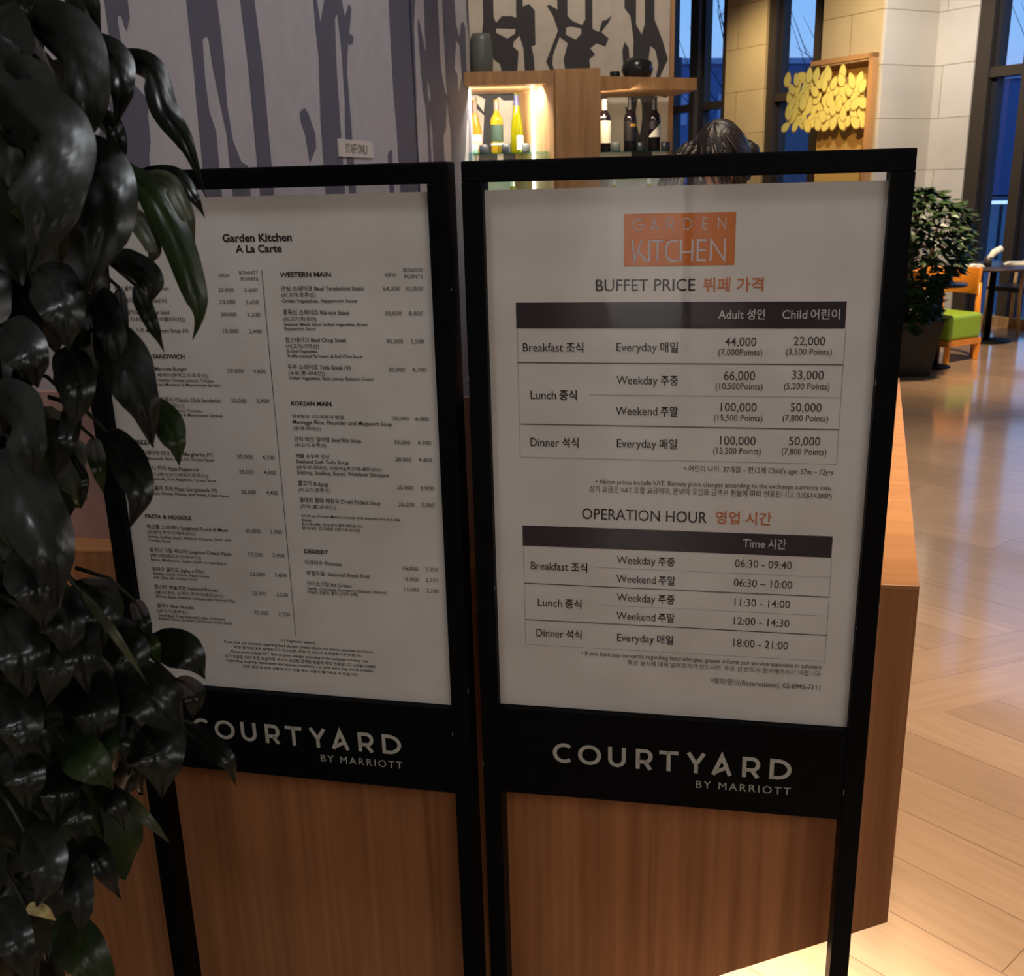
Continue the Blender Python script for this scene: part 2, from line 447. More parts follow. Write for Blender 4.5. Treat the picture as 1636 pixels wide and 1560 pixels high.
def pen_letter(ch, w, h, t):
    """centre lines of a letter in a box w x h for a pen of width t"""
    a, b, e = t / 2, h - t / 2, w - t / 2
    R = (h - t) / 2
    if ch == 'C': return [arc(a + R, h / 2, R, R, 48, 312, 26)]
    if ch == 'O': return [arc(w / 2, h / 2, (w - t) / 2, R, 0, 360, 36)]
    if ch == 'G': return [arc(a + R, h / 2, R, R, 50, 360, 26) + [(w * .55, h / 2)]]
    if ch == 'U':
        r = (w - t) / 2
        return [[(a, h)] + arc(w / 2, a + r, r, r, 180, 360, 16) + [(e, h)]]
    if ch == 'R':
        r = h * .27
        return [[(a, 0), (a, b)] + [(w * .55, b)] + arc(w * .55, b - r, w * .45 - t / 2, r, 90, -90, 12)[1:] + [(a, b - 2 * r)], [(w * .52, b - 2 * r), (e, 0)]]
    if ch == 'T': return [[(0, b), (w, b)], [(w / 2, h), (w / 2, 0)]]
    if ch == 'Y': return [[(t * .4, h), (w / 2, h * .45), (w - t * .4, h)], [(w / 2, h * .5), (w / 2, 0)]]
    if ch == 'A': return [[(t * .45, 0), (w / 2, h * .93), (w - t * .45, 0)], [(w * .2, h * .14), (w * .66, h * .36)]]
    if ch == 'a': return [[(t * .45, 0), (w / 2, h * .93), (w - t * .45, 0)], [(w * .22, h * .3), (w * .78, h * .3)]]
    if ch == 'D':
        return [[(a, 0), (a, b), (w * .35, b)] + arc(w * .35, h / 2, w * .65 - t / 2, R, 90, -90, 16)[1:] + [(a, a)]]
    if ch == 'E': return [[(e, b), (a, b), (a, a), (e, a)], [(a, h / 2), (e * .94, h / 2)]]
    if ch == 'N': return [[(a, 0), (a, h * .97), (e, h * .03), (e, h)]]
    if ch == 'k': return [[(0, h), (w * .1, t * .4), (w * .62, h)], [(w * .36, h * .48), (w, 0)]]
    if ch == 'I': return [[(w / 2, 0), (w / 2, h)]]
    if ch == 'H': return [[(a, 0), (a, h)], [(e, 0), (e, h)], [(a, h * .44), (e, h * .44)]]
    if ch == 'c': return [[(w, b), (w * .55, b), (w * .22, h * .86), (a, h * .62), (a, h * .38), (w * .22, h * .14), (w * .55, a), (w, a)]]
    return []


def pen_word(mb, spec, u0, u1, v, h, t, mi, y):
    for ch, f0, f1 in spec:
        x0 = u0 + (u1 - u0) * f0; w = (u1 - u0) * (f1 - f0)
        for s in pen_letter(ch, w, h, t):
            stroke(mb, [(x0 + px, v + pz) for px, pz in s], t, mi, y)


COURTYARD = [('C', 0, .0857), ('O', .109, .2085), ('U', .2387, .3143), ('R', .357, .428), ('T', .4555, .535), ('Y', .5706, .6487), ('A', .674, .7583), ('R', .80, .8727), ('D', .9118, 1)]
KITCHEN = [('k', 0, .163), ('I', .172, .196), ('T', .205, .335), ('c', .352, .492), ('H', .51, .655), ('E', .692, .805), ('N', .832, 1)]
GARDEN = [('G', 0, .09), ('a', .185, .275), ('R', .365, .443), ('D', .548, .642), ('E', .748, .808), ('N', .912, 1)]

# ---------------------------------------------------------------- printed text (stand, line, left, right, baseline, height in mm, style), mural outlines, leaf midribs
TEXT = [(0, 'GARDEN', 262.4, 402.4, 1544.2, 17.5, 'n'),
(0, 'KITCHEN', 262.8, 402.9, 1497.4, 32.7, 'n'),
(0, 'BUFFET PRICE', 205.6, 358.8, 1453.0, 18.2, 'k'),
(0, '뷔페 가격', 370.7, 460.9, 1452.6, 20.7, 'ob'),
(0, 'Adult 성인', 395.2, 465.2, 1410.1, 13.1, 'w'),
(0, 'Child 어린이', 490.9, 575.2, 1410.0, 12.9, 'w'),
(0, 'Breakfast 조식', 88.1, 185.8, 1358.0, 13.4, 'k'),
(0, 'Everyday 매일', 238.6, 335.0, 1359.0, 13.2, 'k'),
(0, '44,000', 406.7, 454.0, 1367.8, 13.6, 'n'),
(0, '(7,000Points)', 397.1, 463.5, 1353.4, 10.0, 'n'),
(0, '22,000', 509.5, 556.3, 1369.3, 13.4, 'n'),
(0, '(3,500 Points)', 499.0, 567.3, 1354.7, 9.9, 'n'),
(0, 'Weekday 주중', 238.8, 336.1, 1306.1, 13.4, 'k'),
(0, '66,000', 406.7, 454.4, 1314.7, 13.9, 'n'),
(0, '(10,500Points)', 394.4, 466.6, 1299.7, 10.2, 'n'),
(0, '33,000', 509.8, 557.4, 1316.7, 13.7, 'n'),
(0, '(5,200 Points)', 498.8, 567.2, 1300.9, 10.1, 'n'),
(0, 'Lunch 중식', 98.8, 174.7, 1280.3, 13.7, 'k'),
(0, 'Weekend 주말', 237.8, 337.1, 1255.8, 13.6, 'k'),
(0, '100,000', 403.6, 459.0, 1264.4, 13.7, 'n'),
(0, '(15,500 Points)', 393.4, 468.4, 1249.2, 10.0, 'n'),
(0, '50,000', 510.3, 557.2, 1265.6, 13.5, 'n'),
(0, '(7,800 Points)', 499.3, 568.1, 1250.3, 9.9, 'n'),
(0, 'Dinner 석식', 97.2, 177.2, 1200.8, 14.1, 'k'),
(0, 'Everyday 매일', 239.9, 336.5, 1201.9, 13.8, 'k'),
(0, '100,000', 404.3, 459.6, 1210.0, 13.9, 'n'),
(0, '(15,500 Points)', 394.0, 468.4, 1194.9, 10.2, 'n'),
(0, '50,000', 511.0, 558.3, 1211.5, 13.8, 'n'),
(0, '(7,800 Points)', 500.5, 568.6, 1196.2, 10.1, 'n'),
(0, "• 어린이 나이: 37개월 – 만12세 Child's age: 37m – 12yrs", 349.4, 581.3, 1164.4, 8.5, 'n'),
(0, '• Above prices include VAT, Bonvoy point changes according to the exchange currency rate.', 205.4, 581.1, 1138.8, 7.9, 'n'),
(0, '상기 요금은 VAT 포함 요금이며, 본보이 포인트 금액은 환율에 따라 변동됩니다. (US$1=200P)', 194.7, 581.3, 1125.0, 8.7, 'n'),
(0, 'OPERATION HOUR', 182.2, 387.7, 1076.7, 19.0, 'k'),
(0, '영업 시간', 401.3, 490.5, 1078.4, 20.5, 'ob'),
(0, 'Time 시간', 446.8, 515.2, 1037.5, 14.3, 'w'),
(0, 'Weekday 주중', 240.8, 337.4, 999.4, 13.6, 'k'),
(0, '06:30 - 09:40', 435.3, 526.1, 1002.1, 13.3, 'n'),
(0, 'Weekend 주말', 240.2, 338.8, 965.6, 13.7, 'k'),
(0, '06:30 – 10:00', 434.7, 528.5, 967.9, 13.5, 'n'),
(0, 'Weekday 주중', 241.1, 338.4, 931.3, 13.9, 'k'),
(0, '11:30 - 14:00', 437.1, 526.7, 932.9, 13.6, 'n'),
(0, 'Weekend 주말', 240.5, 339.1, 897.3, 14.1, 'k'),
(0, '12:00 - 14:30', 437.2, 527.3, 899.0, 13.8, 'n'),
(0, 'Everyday 매일', 241.9, 337.6, 856.5, 14.2, 'k'),
(0, '18:00 - 21:00', 437.9, 527.6, 858.5, 13.9, 'n'),
(0, 'Breakfast 조식', 93.6, 190.7, 982.5, 13.9, 'k'),
(0, 'Lunch 중식', 104.7, 180.6, 914.5, 14.2, 'k'),
(0, 'Dinner 석식', 100.9, 180.3, 857.1, 14.4, 'k'),
(0, '• If you have any concerns regarding food allergies, please inform our service associate in advance', 179.7, 583.5, 826.0, 8.3, 'n'),
(0, '특정 음식에 대해 알레르기가 있으시면, 주문 전 반드시 문의해주시기 바랍니다', 260.7, 582.7, 813.2, 9.2, 'n'),
(0, '*예약/문의(Reservations): 02-6946-7111', 402.1, 583.6, 786.6, 9.6, 'n'),
(1, 'Garden Kitchen', 275.2, 396.5, 1538.1, 11.9, 'b'),
(1, 'A La Carte', 296.5, 377.5, 1520.8, 11.5, 'b'),
(1, 'KRW', 261.9, 281.0, 1481.1, 5.8, 'n'),
(1, 'BONVOY', 298.6, 332.7, 1485.1, 5.8, 'n'),
(1, 'POINTS', 300.5, 331.7, 1474.9, 5.8, 'n'),
(1, '연어 샐러드 Smoked Salmon', 66.8, 167.3, 1460.5, 6.0, 'm'),
(1, '23,000', 257.9, 286.3, 1457.1, 6.3, 'n'),
(1, '3,600', 304.7, 328.6, 1456.8, 6.3, 'n'),
(1, '그린 샐러드 Garden Salad (V)', 66.8, 161.7, 1439.8, 6.1, 'm'),
(1, '23,000', 257.9, 286.4, 1437.1, 6.4, 'n'),
(1, '3,600', 305.5, 328.4, 1436.6, 6.3, 'n'),
(1, '시저 샐러드 H.S. Caesar Salad', 66.8, 163.6, 1420.0, 6.1, 'm'),
(1, '(치즈:국내산 [파마산:이탈리아산])', 66.8, 190.7, 1408.8, 6.6, 'm'),
(1, '20,000', 257.9, 286.9, 1416.7, 6.4, 'n'),
(1, '3,200', 305.6, 329.0, 1416.3, 6.4, 'n'),
(1, '양송이 스프 Mushroom Soup (V)', 66.8, 195.4, 1389.0, 6.2, 'm'),
(1, '15,000', 258.9, 287.5, 1388.8, 6.5, 'n'),
(1, '2,400', 306.1, 329.2, 1388.6, 6.4, 'n'),
(1, 'BURGER & SANDWICH', 66.8, 182.4, 1344.1, 7.2, 'b'),
(1, '메리어트 버거 Marriott Burger', 66.8, 183.9, 1323.0, 6.8, 'm'),
(1, '(소고기:호주산, 베이컨(돼지고기:외국산))', 66.8, 222.5, 1312.7, 6.3, 'm'),
(1, 'Beef Patty, Bacon, Cheddar Cheese, Lettuce, Tomato,', 66.8, 232.4, 1304.2, 5.0, 'm'),
(1, 'Onion, Whole Grain Mustard & Mayonnaise Spread', 66.8, 242.1, 1296.4, 5.0, 'm'),
(1, 'French Fries', 66.8, 104.9, 1289.4, 4.6, 'm'),
(1, '29,000', 259.3, 288.3, 1321.0, 6.6, 'n'),
(1, '4,600', 306.4, 329.7, 1321.1, 6.6, 'n'),
(1, '클래식 클럽 샌드위치 Classic Club Sandwich', 66.8, 240.4, 1268.5, 6.9, 'm'),
(1, '(베이컨(돼지고기:외국산))', 66.8, 170.5, 1258.8, 6.5, 'm'),
(1, 'Chicken, Bacon, Lettuce, Tomato,', 87.8, 204.4, 1251.0, 4.6, 'm'),
(1, 'Whole Grain Mustard & Mayonnaise Spread', 87.1, 240.7, 1243.4, 4.6, 'm'),
(1, '25,000', 260.1, 288.7, 1269.3, 6.7, 'n'),
(1, '3,900', 306.9, 330.4, 1269.7, 6.7, 'n'),
(1, 'PIZZA', 66.8, 98.8, 1190.5, 7.1, 'b'),
(1, '마르게리타 피자 Pizza Margherita (V)', 66.8, 214.1, 1171.3, 6.7, 'm'),
(1, 'Fresh Mozzarella, Basil, Olive Oil, Tomato Sauce', 66.8, 215.4, 1162.7, 5.0, 'm'),
(1, '30,000', 260.6, 289.8, 1169.7, 7.0, 'n'),
(1, '4,700', 307.8, 330.7, 1170.1, 6.9, 'n'),
(1, '페퍼로니 피자 Pizza Pepperoni', 66.8, 183.8, 1143.7, 6.8, 'm'),
(1, '(페퍼로니(돼지고기:국내산,외국산))', 66.8, 200.4, 1133.2, 6.4, 'm'),
(1, 'Fresh Mozzarella, Pork Pepperoni, Tomato Sauce', 66.8, 215.1, 1124.7, 5.0, 'm'),
(1, '29,000', 261.0, 288.9, 1142.2, 7.0, 'n'),
(1, '4,600', 308.0, 331.0, 1142.7, 7.0, 'n'),
(1, '고르곤졸라 피자 Pizza Gorgonzola (V)', 66.8, 214.6, 1106.1, 6.9, 'm'),
(1, 'Gorgonzola Cheese, Walnuts with Honey, Cream Sauce', 66.8, 236.9, 1097.7, 5.1, 'm'),
(1, '28,000', 260.6, 289.1, 1105.4, 7.1, 'n'),
(1, '4,400', 308.3, 331.0, 1105.7, 7.1, 'n'),
(1, 'PASTA & NOODLE', 66.8, 158.6, 1052.0, 7.1, 'b'),
(1, '해산물 스파게티 Spaghetti Frutti di Mare', 66.8, 227.4, 1032.2, 6.4, 'm'),
(1, '(오징어,주꾸미:베트남산)', 66.8, 162.4, 1022.6, 6.4, 'm'),
(1, 'Shrimp, Scallop, Squid, Webfoot Octopus, Garlic with', 66.8, 231.4, 1014.3, 4.8, 'm'),
(1, 'Tomato Sauce', 66.8, 111.4, 1006.9, 4.8, 'm'),
(1, '25,000', 261.2, 290.0, 1033.0, 7.0, 'n'),
(1, '3,900', 308.6, 331.2, 1033.1, 7.0, 'n'),
(1, '링귀니 크림 파스타 Linguine Cream Pasta', 66.8, 229.4, 987.1, 6.5, 'm'),
(1, '(베이컨(돼지고기:외국산))', 66.8, 167.8, 977.1, 6.5, 'm'),
(1, 'Bacon, Mushroom, Onion, Garlic, Cream Sauce', 66.8, 216.2, 968.8, 4.9, 'm'),
(1, '25,000', 261.7, 290.3, 988.0, 7.1, 'n'),
(1, '3,900', 308.7, 331.9, 988.7, 7.1, 'n'),
(1, '알리오 올리오 Aglio e Olio', 66.8, 170.4, 949.5, 6.6, 'm'),
(1, 'Shrimp, Garlic, Onion, Peperoncino', 66.8, 180.1, 941.7, 4.9, 'm'),
(1, 'with Olive Oil, Chicken Stock', 66.8, 155.9, 934.0, 4.9, 'm'),
(1, '23,000', 261.3, 290.5, 950.3, 7.2, 'n'),
(1, '3,600', 309.4, 332.3, 951.0, 7.2, 'n'),
(1, '랍스터 해물라면 Seafood Ramen', 66.8, 193.9, 914.4, 6.6, 'm'),
(1, '(쌀:국내산, 오징어,주꾸미:베트남산)', 66.8, 203.6, 904.1, 6.7, 'm'),
(1, 'Shrimp, Squid, Webfoot Octopus with Steamed Rice', 66.8, 226.2, 896.1, 5.0, 'm'),
(1, '22,000', 261.3, 289.7, 912.7, 7.3, 'n'),
(1, '3,500', 309.2, 331.2, 912.8, 7.3, 'n'),
(1, '쌀국수 Rice Noodle', 66.8, 141.1, 876.6, 6.7, 'm'),
(1, '(쇠고기:호주산)', 66.8, 127.3, 866.4, 6.7, 'm'),
(1, 'Sliced Beef, Fried Seafood Cruller, Coriander', 66.8, 202.5, 857.9, 5.1, 'm'),
(1, 'Pickled Onion, Sriracha Chili Sauce, Hoisin Sauce', 66.8, 216.1, 851.1, 5.1, 'm'),
(1, '20,000', 261.4, 289.9, 874.6, 7.4, 'n'),
(1, '3,200', 308.9, 331.4, 874.4, 7.4, 'n'),
(1, 'WESTERN MAIN', 370.0, 458.9, 1480.6, 7.4, 'b'),
(1, 'KRW', 550.8, 569.7, 1479.8, 6.0, 'n'),
(1, 'BONVOY', 581.5, 614.8, 1486.9, 6.0, 'n'),
(1, 'POINTS', 582.8, 613.8, 1477.0, 6.0, 'n'),
(1, '안심 스테이크 Beef Tenderloin Steak', 370.0, 514.1, 1458.5, 6.6, 'm'),
(1, '(쇠고기:호주산)', 370.0, 429.9, 1448.6, 6.7, 'm'),
(1, 'Grilled Vegetables, Peppercorn Sauce', 370.0, 500.5, 1439.0, 5.4, 'm'),
(1, '64,000', 545.8, 573.8, 1458.1, 6.5, 'n'),
(1, '10,000', 585.1, 612.8, 1457.8, 6.5, 'n'),
(1, '꽃등심 스테이크 Rib-eye Steak', 370.0, 486.2, 1419.4, 6.7, 'm'),
(1, '(쇠고기:미국산)', 370.0, 427.8, 1409.4, 6.8, 'm'),
(1, 'Seasonal Mixed Salad, Grilled Vegetables, Bread,', 370.0, 516.7, 1401.1, 5.1, 'm'),
(1, 'Peppercorn Sauce', 370.0, 425.1, 1393.5, 5.1, 'm'),
(1, '50,000', 546.5, 574.6, 1418.0, 6.6, 'n'),
(1, '8,000', 586.9, 610.8, 1417.9, 6.6, 'n'),
(1, '찹스테이크 Beef Chop Steak', 370.0, 477.7, 1374.2, 6.8, 'm'),
(1, '(쇠고기:미국산)', 370.0, 428.7, 1364.2, 6.9, 'm'),
(1, 'Grilled Vegetables,', 370.0, 425.8, 1356.3, 5.2, 'm'),
(1, 'Truffle-scented Parmesan, & Red Wine Sauce', 370.0, 502.9, 1348.2, 5.2, 'm'),
(1, '35,000', 546.2, 574.6, 1372.8, 6.7, 'n'),
(1, '5,500', 587.6, 609.9, 1372.6, 6.7, 'n'),
(1, '두부 스테이크 Tofu Steak (V)', 370.0, 481.3, 1328.5, 6.9, 'm'),
(1, '(두부(콩:국내산))', 370.0, 435.0, 1318.8, 7.0, 'm'),
(1, 'Grilled Vegetables, Baby Leaves, Balsamic Cream', 370.0, 520.2, 1310.8, 5.2, 'm'),
(1, '30,000', 547.2, 575.2, 1326.2, 6.8, 'n'),
(1, '4,700', 587.3, 611.3, 1326.4, 6.8, 'n'),
(1, 'KOREAN MAIN', 370.0, 442.5, 1266.4, 7.0, 'b'),
(1, '멍게밥과 도다리쑥국 반상', 370.0, 462.9, 1244.5, 6.7, 'm'),
(1, 'Meongge Rice, Flounder and Mugwort Soup', 370.0, 547.0, 1234.5, 6.4, 'm'),
(1, '(멍게:국내산)', 370.0, 420.6, 1223.9, 6.4, 'm'),
(1, '38,000', 548.7, 576.8, 1244.4, 6.6, 'n'),
(1, '6,000', 588.7, 611.9, 1244.3, 6.5, 'n'),
(1, '은이 버섯 갈비탕 Beef Rib Soup', 370.0, 490.7, 1204.1, 6.8, 'm'),
(1, '(쇠고기:호주산)', 370.0, 427.9, 1194.6, 6.5, 'm'),
(1, '30,000', 549.0, 577.3, 1203.5, 6.7, 'n'),
(1, '4,700', 589.8, 613.4, 1203.6, 6.6, 'n'),
(1, '해물 순두부 반상', 370.0, 431.8, 1174.6, 6.9, 'm'),
(1, 'Seafood Soft Tofu Soup', 370.0, 465.0, 1164.9, 6.5, 'm'),
(1, '(순두부:국내산, 오징어&주꾸미:베트남산)', 370.0, 524.1, 1154.7, 6.5, 'm'),
(1, 'Shrimp, Scallop, Squid, Webfoot Octopus', 370.0, 536.2, 1145.1, 6.6, 'm'),
(1, '28,000', 549.7, 577.9, 1173.8, 6.7, 'n'),
(1, '4,400', 590.1, 613.8, 1174.0, 6.7, 'n'),
(1, '불고기 Bulgogi', 370.0, 425.6, 1125.0, 7.0, 'm'),
(1, '(쇠고기:호주산)', 370.0, 428.3, 1114.3, 6.6, 'm'),
(1, '25,000', 549.5, 578.4, 1124.2, 6.9, 'n'),
(1, '3,900', 590.8, 614.2, 1124.2, 6.8, 'n'),
(1, '용대리 황태 해장국 Dried Pollack Soup', 370.0, 517.9, 1094.4, 7.1, 'm'),
(1, '(두부(콩:국내산))', 370.0, 436.5, 1083.7, 6.7, 'm'),
(1, '25,000', 550.2, 578.8, 1093.8, 6.9, 'n'),
(1, '3,900', 591.0, 614.2, 1094.3, 6.9, 'n'),
(1, 'All of our Korean Menu is served with steamed rice and side', 370.0, 551.2, 1067.0, 4.8, 'm'),
(1, 'dishes.', 370.0, 389.8, 1059.2, 4.8, 'm'),
(1, '한식 메뉴에는 밥과 찬이 함께 제공됩니다.', 370.0, 483.3, 1051.4, 5.6, 'm'),
(1, '쌀:국내산, 김치(배추,고춧가루:국내산)', 370.0, 477.7, 1043.8, 5.6, 'm'),
(1, 'DESSERT', 370.0, 415.8, 999.5, 7.1, 'b'),
(1, '티라미수 Tiramisu', 370.0, 438.5, 978.1, 6.8, 'm'),
(1, '16,000', 551.8, 578.8, 977.3, 7.1, 'n'),
(1, '2,550', 591.9, 614.6, 977.1, 7.0, 'n'),
(1, '계절과일  Seasonal Fresh Fruit', 370.0, 489.8, 958.1, 6.9, 'm'),
(1, '16,000', 551.5, 578.8, 956.9, 7.1, 'n'),
(1, '2,550', 591.8, 614.6, 957.1, 7.1, 'n'),
(1, '아이스크림 Ice Cream', 370.0, 453.9, 938.1, 6.9, 'm'),
(1, 'Vanilla, Chocolate, Strawberry (Choose 2 flavors)', 370.0, 518.5, 929.6, 5.4, 'm'),
(1, '바닐라, 초콜릿, 딸기 (2가지 선택)', 370.0, 464.2, 922.0, 5.4, 'm'),
(1, '13,000', 551.5, 579.1, 937.2, 7.1, 'n'),
(1, '2,200', 592.0, 614.2, 937.2, 7.1, 'n'),
(1, '(V) Vegetarian options.', 308.4, 376.9, 823.2, 5.2, 'm'),
(1, 'If you have any concerns regarding food allergies, please inform our service associate in advance', 195.3, 486.4, 812.8, 5.3, 'm'),
(1, '특정 음식에 대해 알레르기가 있으시면, 주문 전 반드시 문의해주시기 바랍니다.', 213.6, 466.9, 803.4, 5.3, 'm'),
(1, 'Above prices include VAT. Bonvoy point changes according to the exchange currency rate.', 204.8, 476.4, 793.6, 5.3, 'm'),
(1, '상기 요금은 VAT 포함 요금이며, 본보이 포인트 금액은 환율에 따라 변동됩니다. (US$1=200P)', 192.8, 488.3, 783.4, 5.4, 'm'),
(1, 'Depending on group reservations and business conditions, a la carte menu may not be available.', 195.0, 484.8, 775.0, 5.4, 'm'),
(1, '단체 예약 및 업장 상황에 따라 단품 메뉴 이용이 불가하실 수 있습니다.', 227.8, 454.0, 764.9, 5.4, 'm'),
(0, 'COURTYARD', 129.0, 543.9, 618.0, 40.6, 'c'),
(0, 'BY MARRIOTT', 382.9, 544.5, 588.9, 14.5, 'c'),
(1, 'COURTYARD', 116.2, 532.6, 616.9, 39.4, 'c'),
(1, 'BY MARRIOTT', 370.0, 529.8, 588.9, 14.5, 'c')]
MURAL = [('d',[(0.243,4.2),(0.352,4.2),(0.346,2.047),(0.325,2.016),(0.317,2.027),(0.309,2.05),(0.292,2.048),(0.289,2.032),(0.293,1.969),(0.298,1.938),(0.306,1.902),(0.391,1.851),(0.377,1.812),(0.375,1.748),(0.358,1.707),(0.34,0.02),(0.239,0.02),(0.237,1.72),(0.202,1.739),(0.164,0.02),(0.053,0.02),(0.037,1.715),(0.021,1.756),(0.04,1.753),(0.106,1.712),(0.159,1.773),(0.193,1.799),(0.231,1.872),(0.246,1.935),(0.243,2.01)]),
('d',[(0.658,4.2),(0.837,4.2),(0.831,2.162),(0.836,2.07),(0.837,1.975),(0.829,1.869),(0.845,1.767),(0.888,1.703),(0.931,1.691),(0.934,0.02),(0.787,0.02),(0.81,1.781),(0.79,1.857),(0.764,1.969),(0.755,2.049),(0.741,2.053),(0.718,2.04),(0.709,1.932),(0.714,1.844),(0.743,1.788),(0.71,0.02),(0.622,0.02),(0.643,1.812),(0.649,1.945),(0.648,2.047)]),
('d',[(0.989,4.2),(1.092,4.2),(1.086,2.199),(1.104,1.985),(1.107,0.02),(0.998,0.02),(0.999,1.839),(0.998,2.0),(0.986,2.184)]),
('d',[(1.553,4.2),(1.608,4.2),(1.604,2.275),(1.625,2.202),(1.679,2.286),(1.689,4.2),(1.862,4.2),(1.855,2.312),(1.88,2.255),(1.93,2.311),(1.956,2.296),(1.914,2.199),(1.959,2.195),(1.95,2.169),(1.914,2.155),(1.893,2.16),(1.863,2.058),(1.871,1.831),(1.903,0.02),(1.805,0.02),(1.797,1.784),(1.819,1.943),(1.819,2.127),(1.801,2.257),(1.771,2.235),(1.754,2.06),(1.753,1.877),(1.75,0.02),(1.545,0.02),(1.558,1.867),(1.584,2.073),(1.575,2.187)]),
('d',[(1.373,1.877),(1.418,1.894),(1.451,1.873),(1.499,1.805),(1.494,1.758),(1.427,1.704),(1.416,1.756),(1.406,1.802),(1.377,1.841)]),
('d',[(2.425,4.2),(2.716,4.2),(2.711,2.438),(2.712,2.206),(2.721,1.968),(2.722,0.02),(2.47,0.02),(2.438,1.86),(2.421,2.019),(2.42,2.176),(2.423,2.396)]),
('s',[(2.713,4.2),(2.732,4.2),(2.731,2.441),(2.732,2.208),(2.741,1.969),(2.739,0.02),(2.718,0.02),(2.717,1.968),(2.708,2.206),(2.709,2.438)]),
('d',[(2.734,4.2),(2.811,4.2),(2.806,2.452),(2.771,2.33),(2.763,2.14),(2.755,2.019),(2.745,1.97),(2.735,2.209),(2.732,2.441)]),
('d',[(2.296,1.754),(2.341,1.773),(2.355,1.769),(2.336,0.02),(2.279,0.02)]),
('d',[(2.96,4.2),(3.191,4.2),(3.186,2.508),(3.189,2.408),(3.188,2.281),(3.202,2.179),(3.256,2.079),(3.309,2.056),(3.274,2.0),(3.243,1.892),(3.192,1.863),(3.155,0.02),(3.017,0.02),(2.996,1.856),(2.976,1.932),(2.957,1.906),(2.96,0.02),(2.923,0.02),(2.912,1.853),(2.905,1.979),(2.864,2.051),(2.849,2.172),(2.839,2.267),(2.831,2.338),(2.84,2.372),(2.854,2.378),(2.877,2.339),(2.932,2.248),(2.95,2.248),(2.945,2.328),(2.955,2.474)]),
('l',[(2.939,2.109),(2.968,2.083),(2.984,2.034),(2.96,2.01),(2.94,2.046)]),
('d',[(3.25,4.2),(3.51,4.2),(3.51,2.555),(3.524,2.435),(3.588,2.384),(3.621,2.453),(3.68,2.471),(3.716,2.443),(3.708,2.253),(3.732,2.142),(3.761,2.087),(3.811,1.973),(3.758,0.02),(3.347,0.02),(3.331,1.895),(3.301,1.975),(3.303,2.056),(3.285,2.134),(3.285,2.265),(3.275,2.393)]),
('l',[(3.507,2.353),(3.571,2.338),(3.597,2.187),(3.524,2.098),(3.504,2.19),(3.451,2.207)]),
('l',[(3.681,1.967),(3.702,1.939),(3.673,1.698),(3.578,1.698),(3.651,1.879)]),
('d',[(3.726,4.2),(3.89,4.2),(3.923,2.617),(3.922,2.447),(3.924,2.379),(3.79,2.486)])]
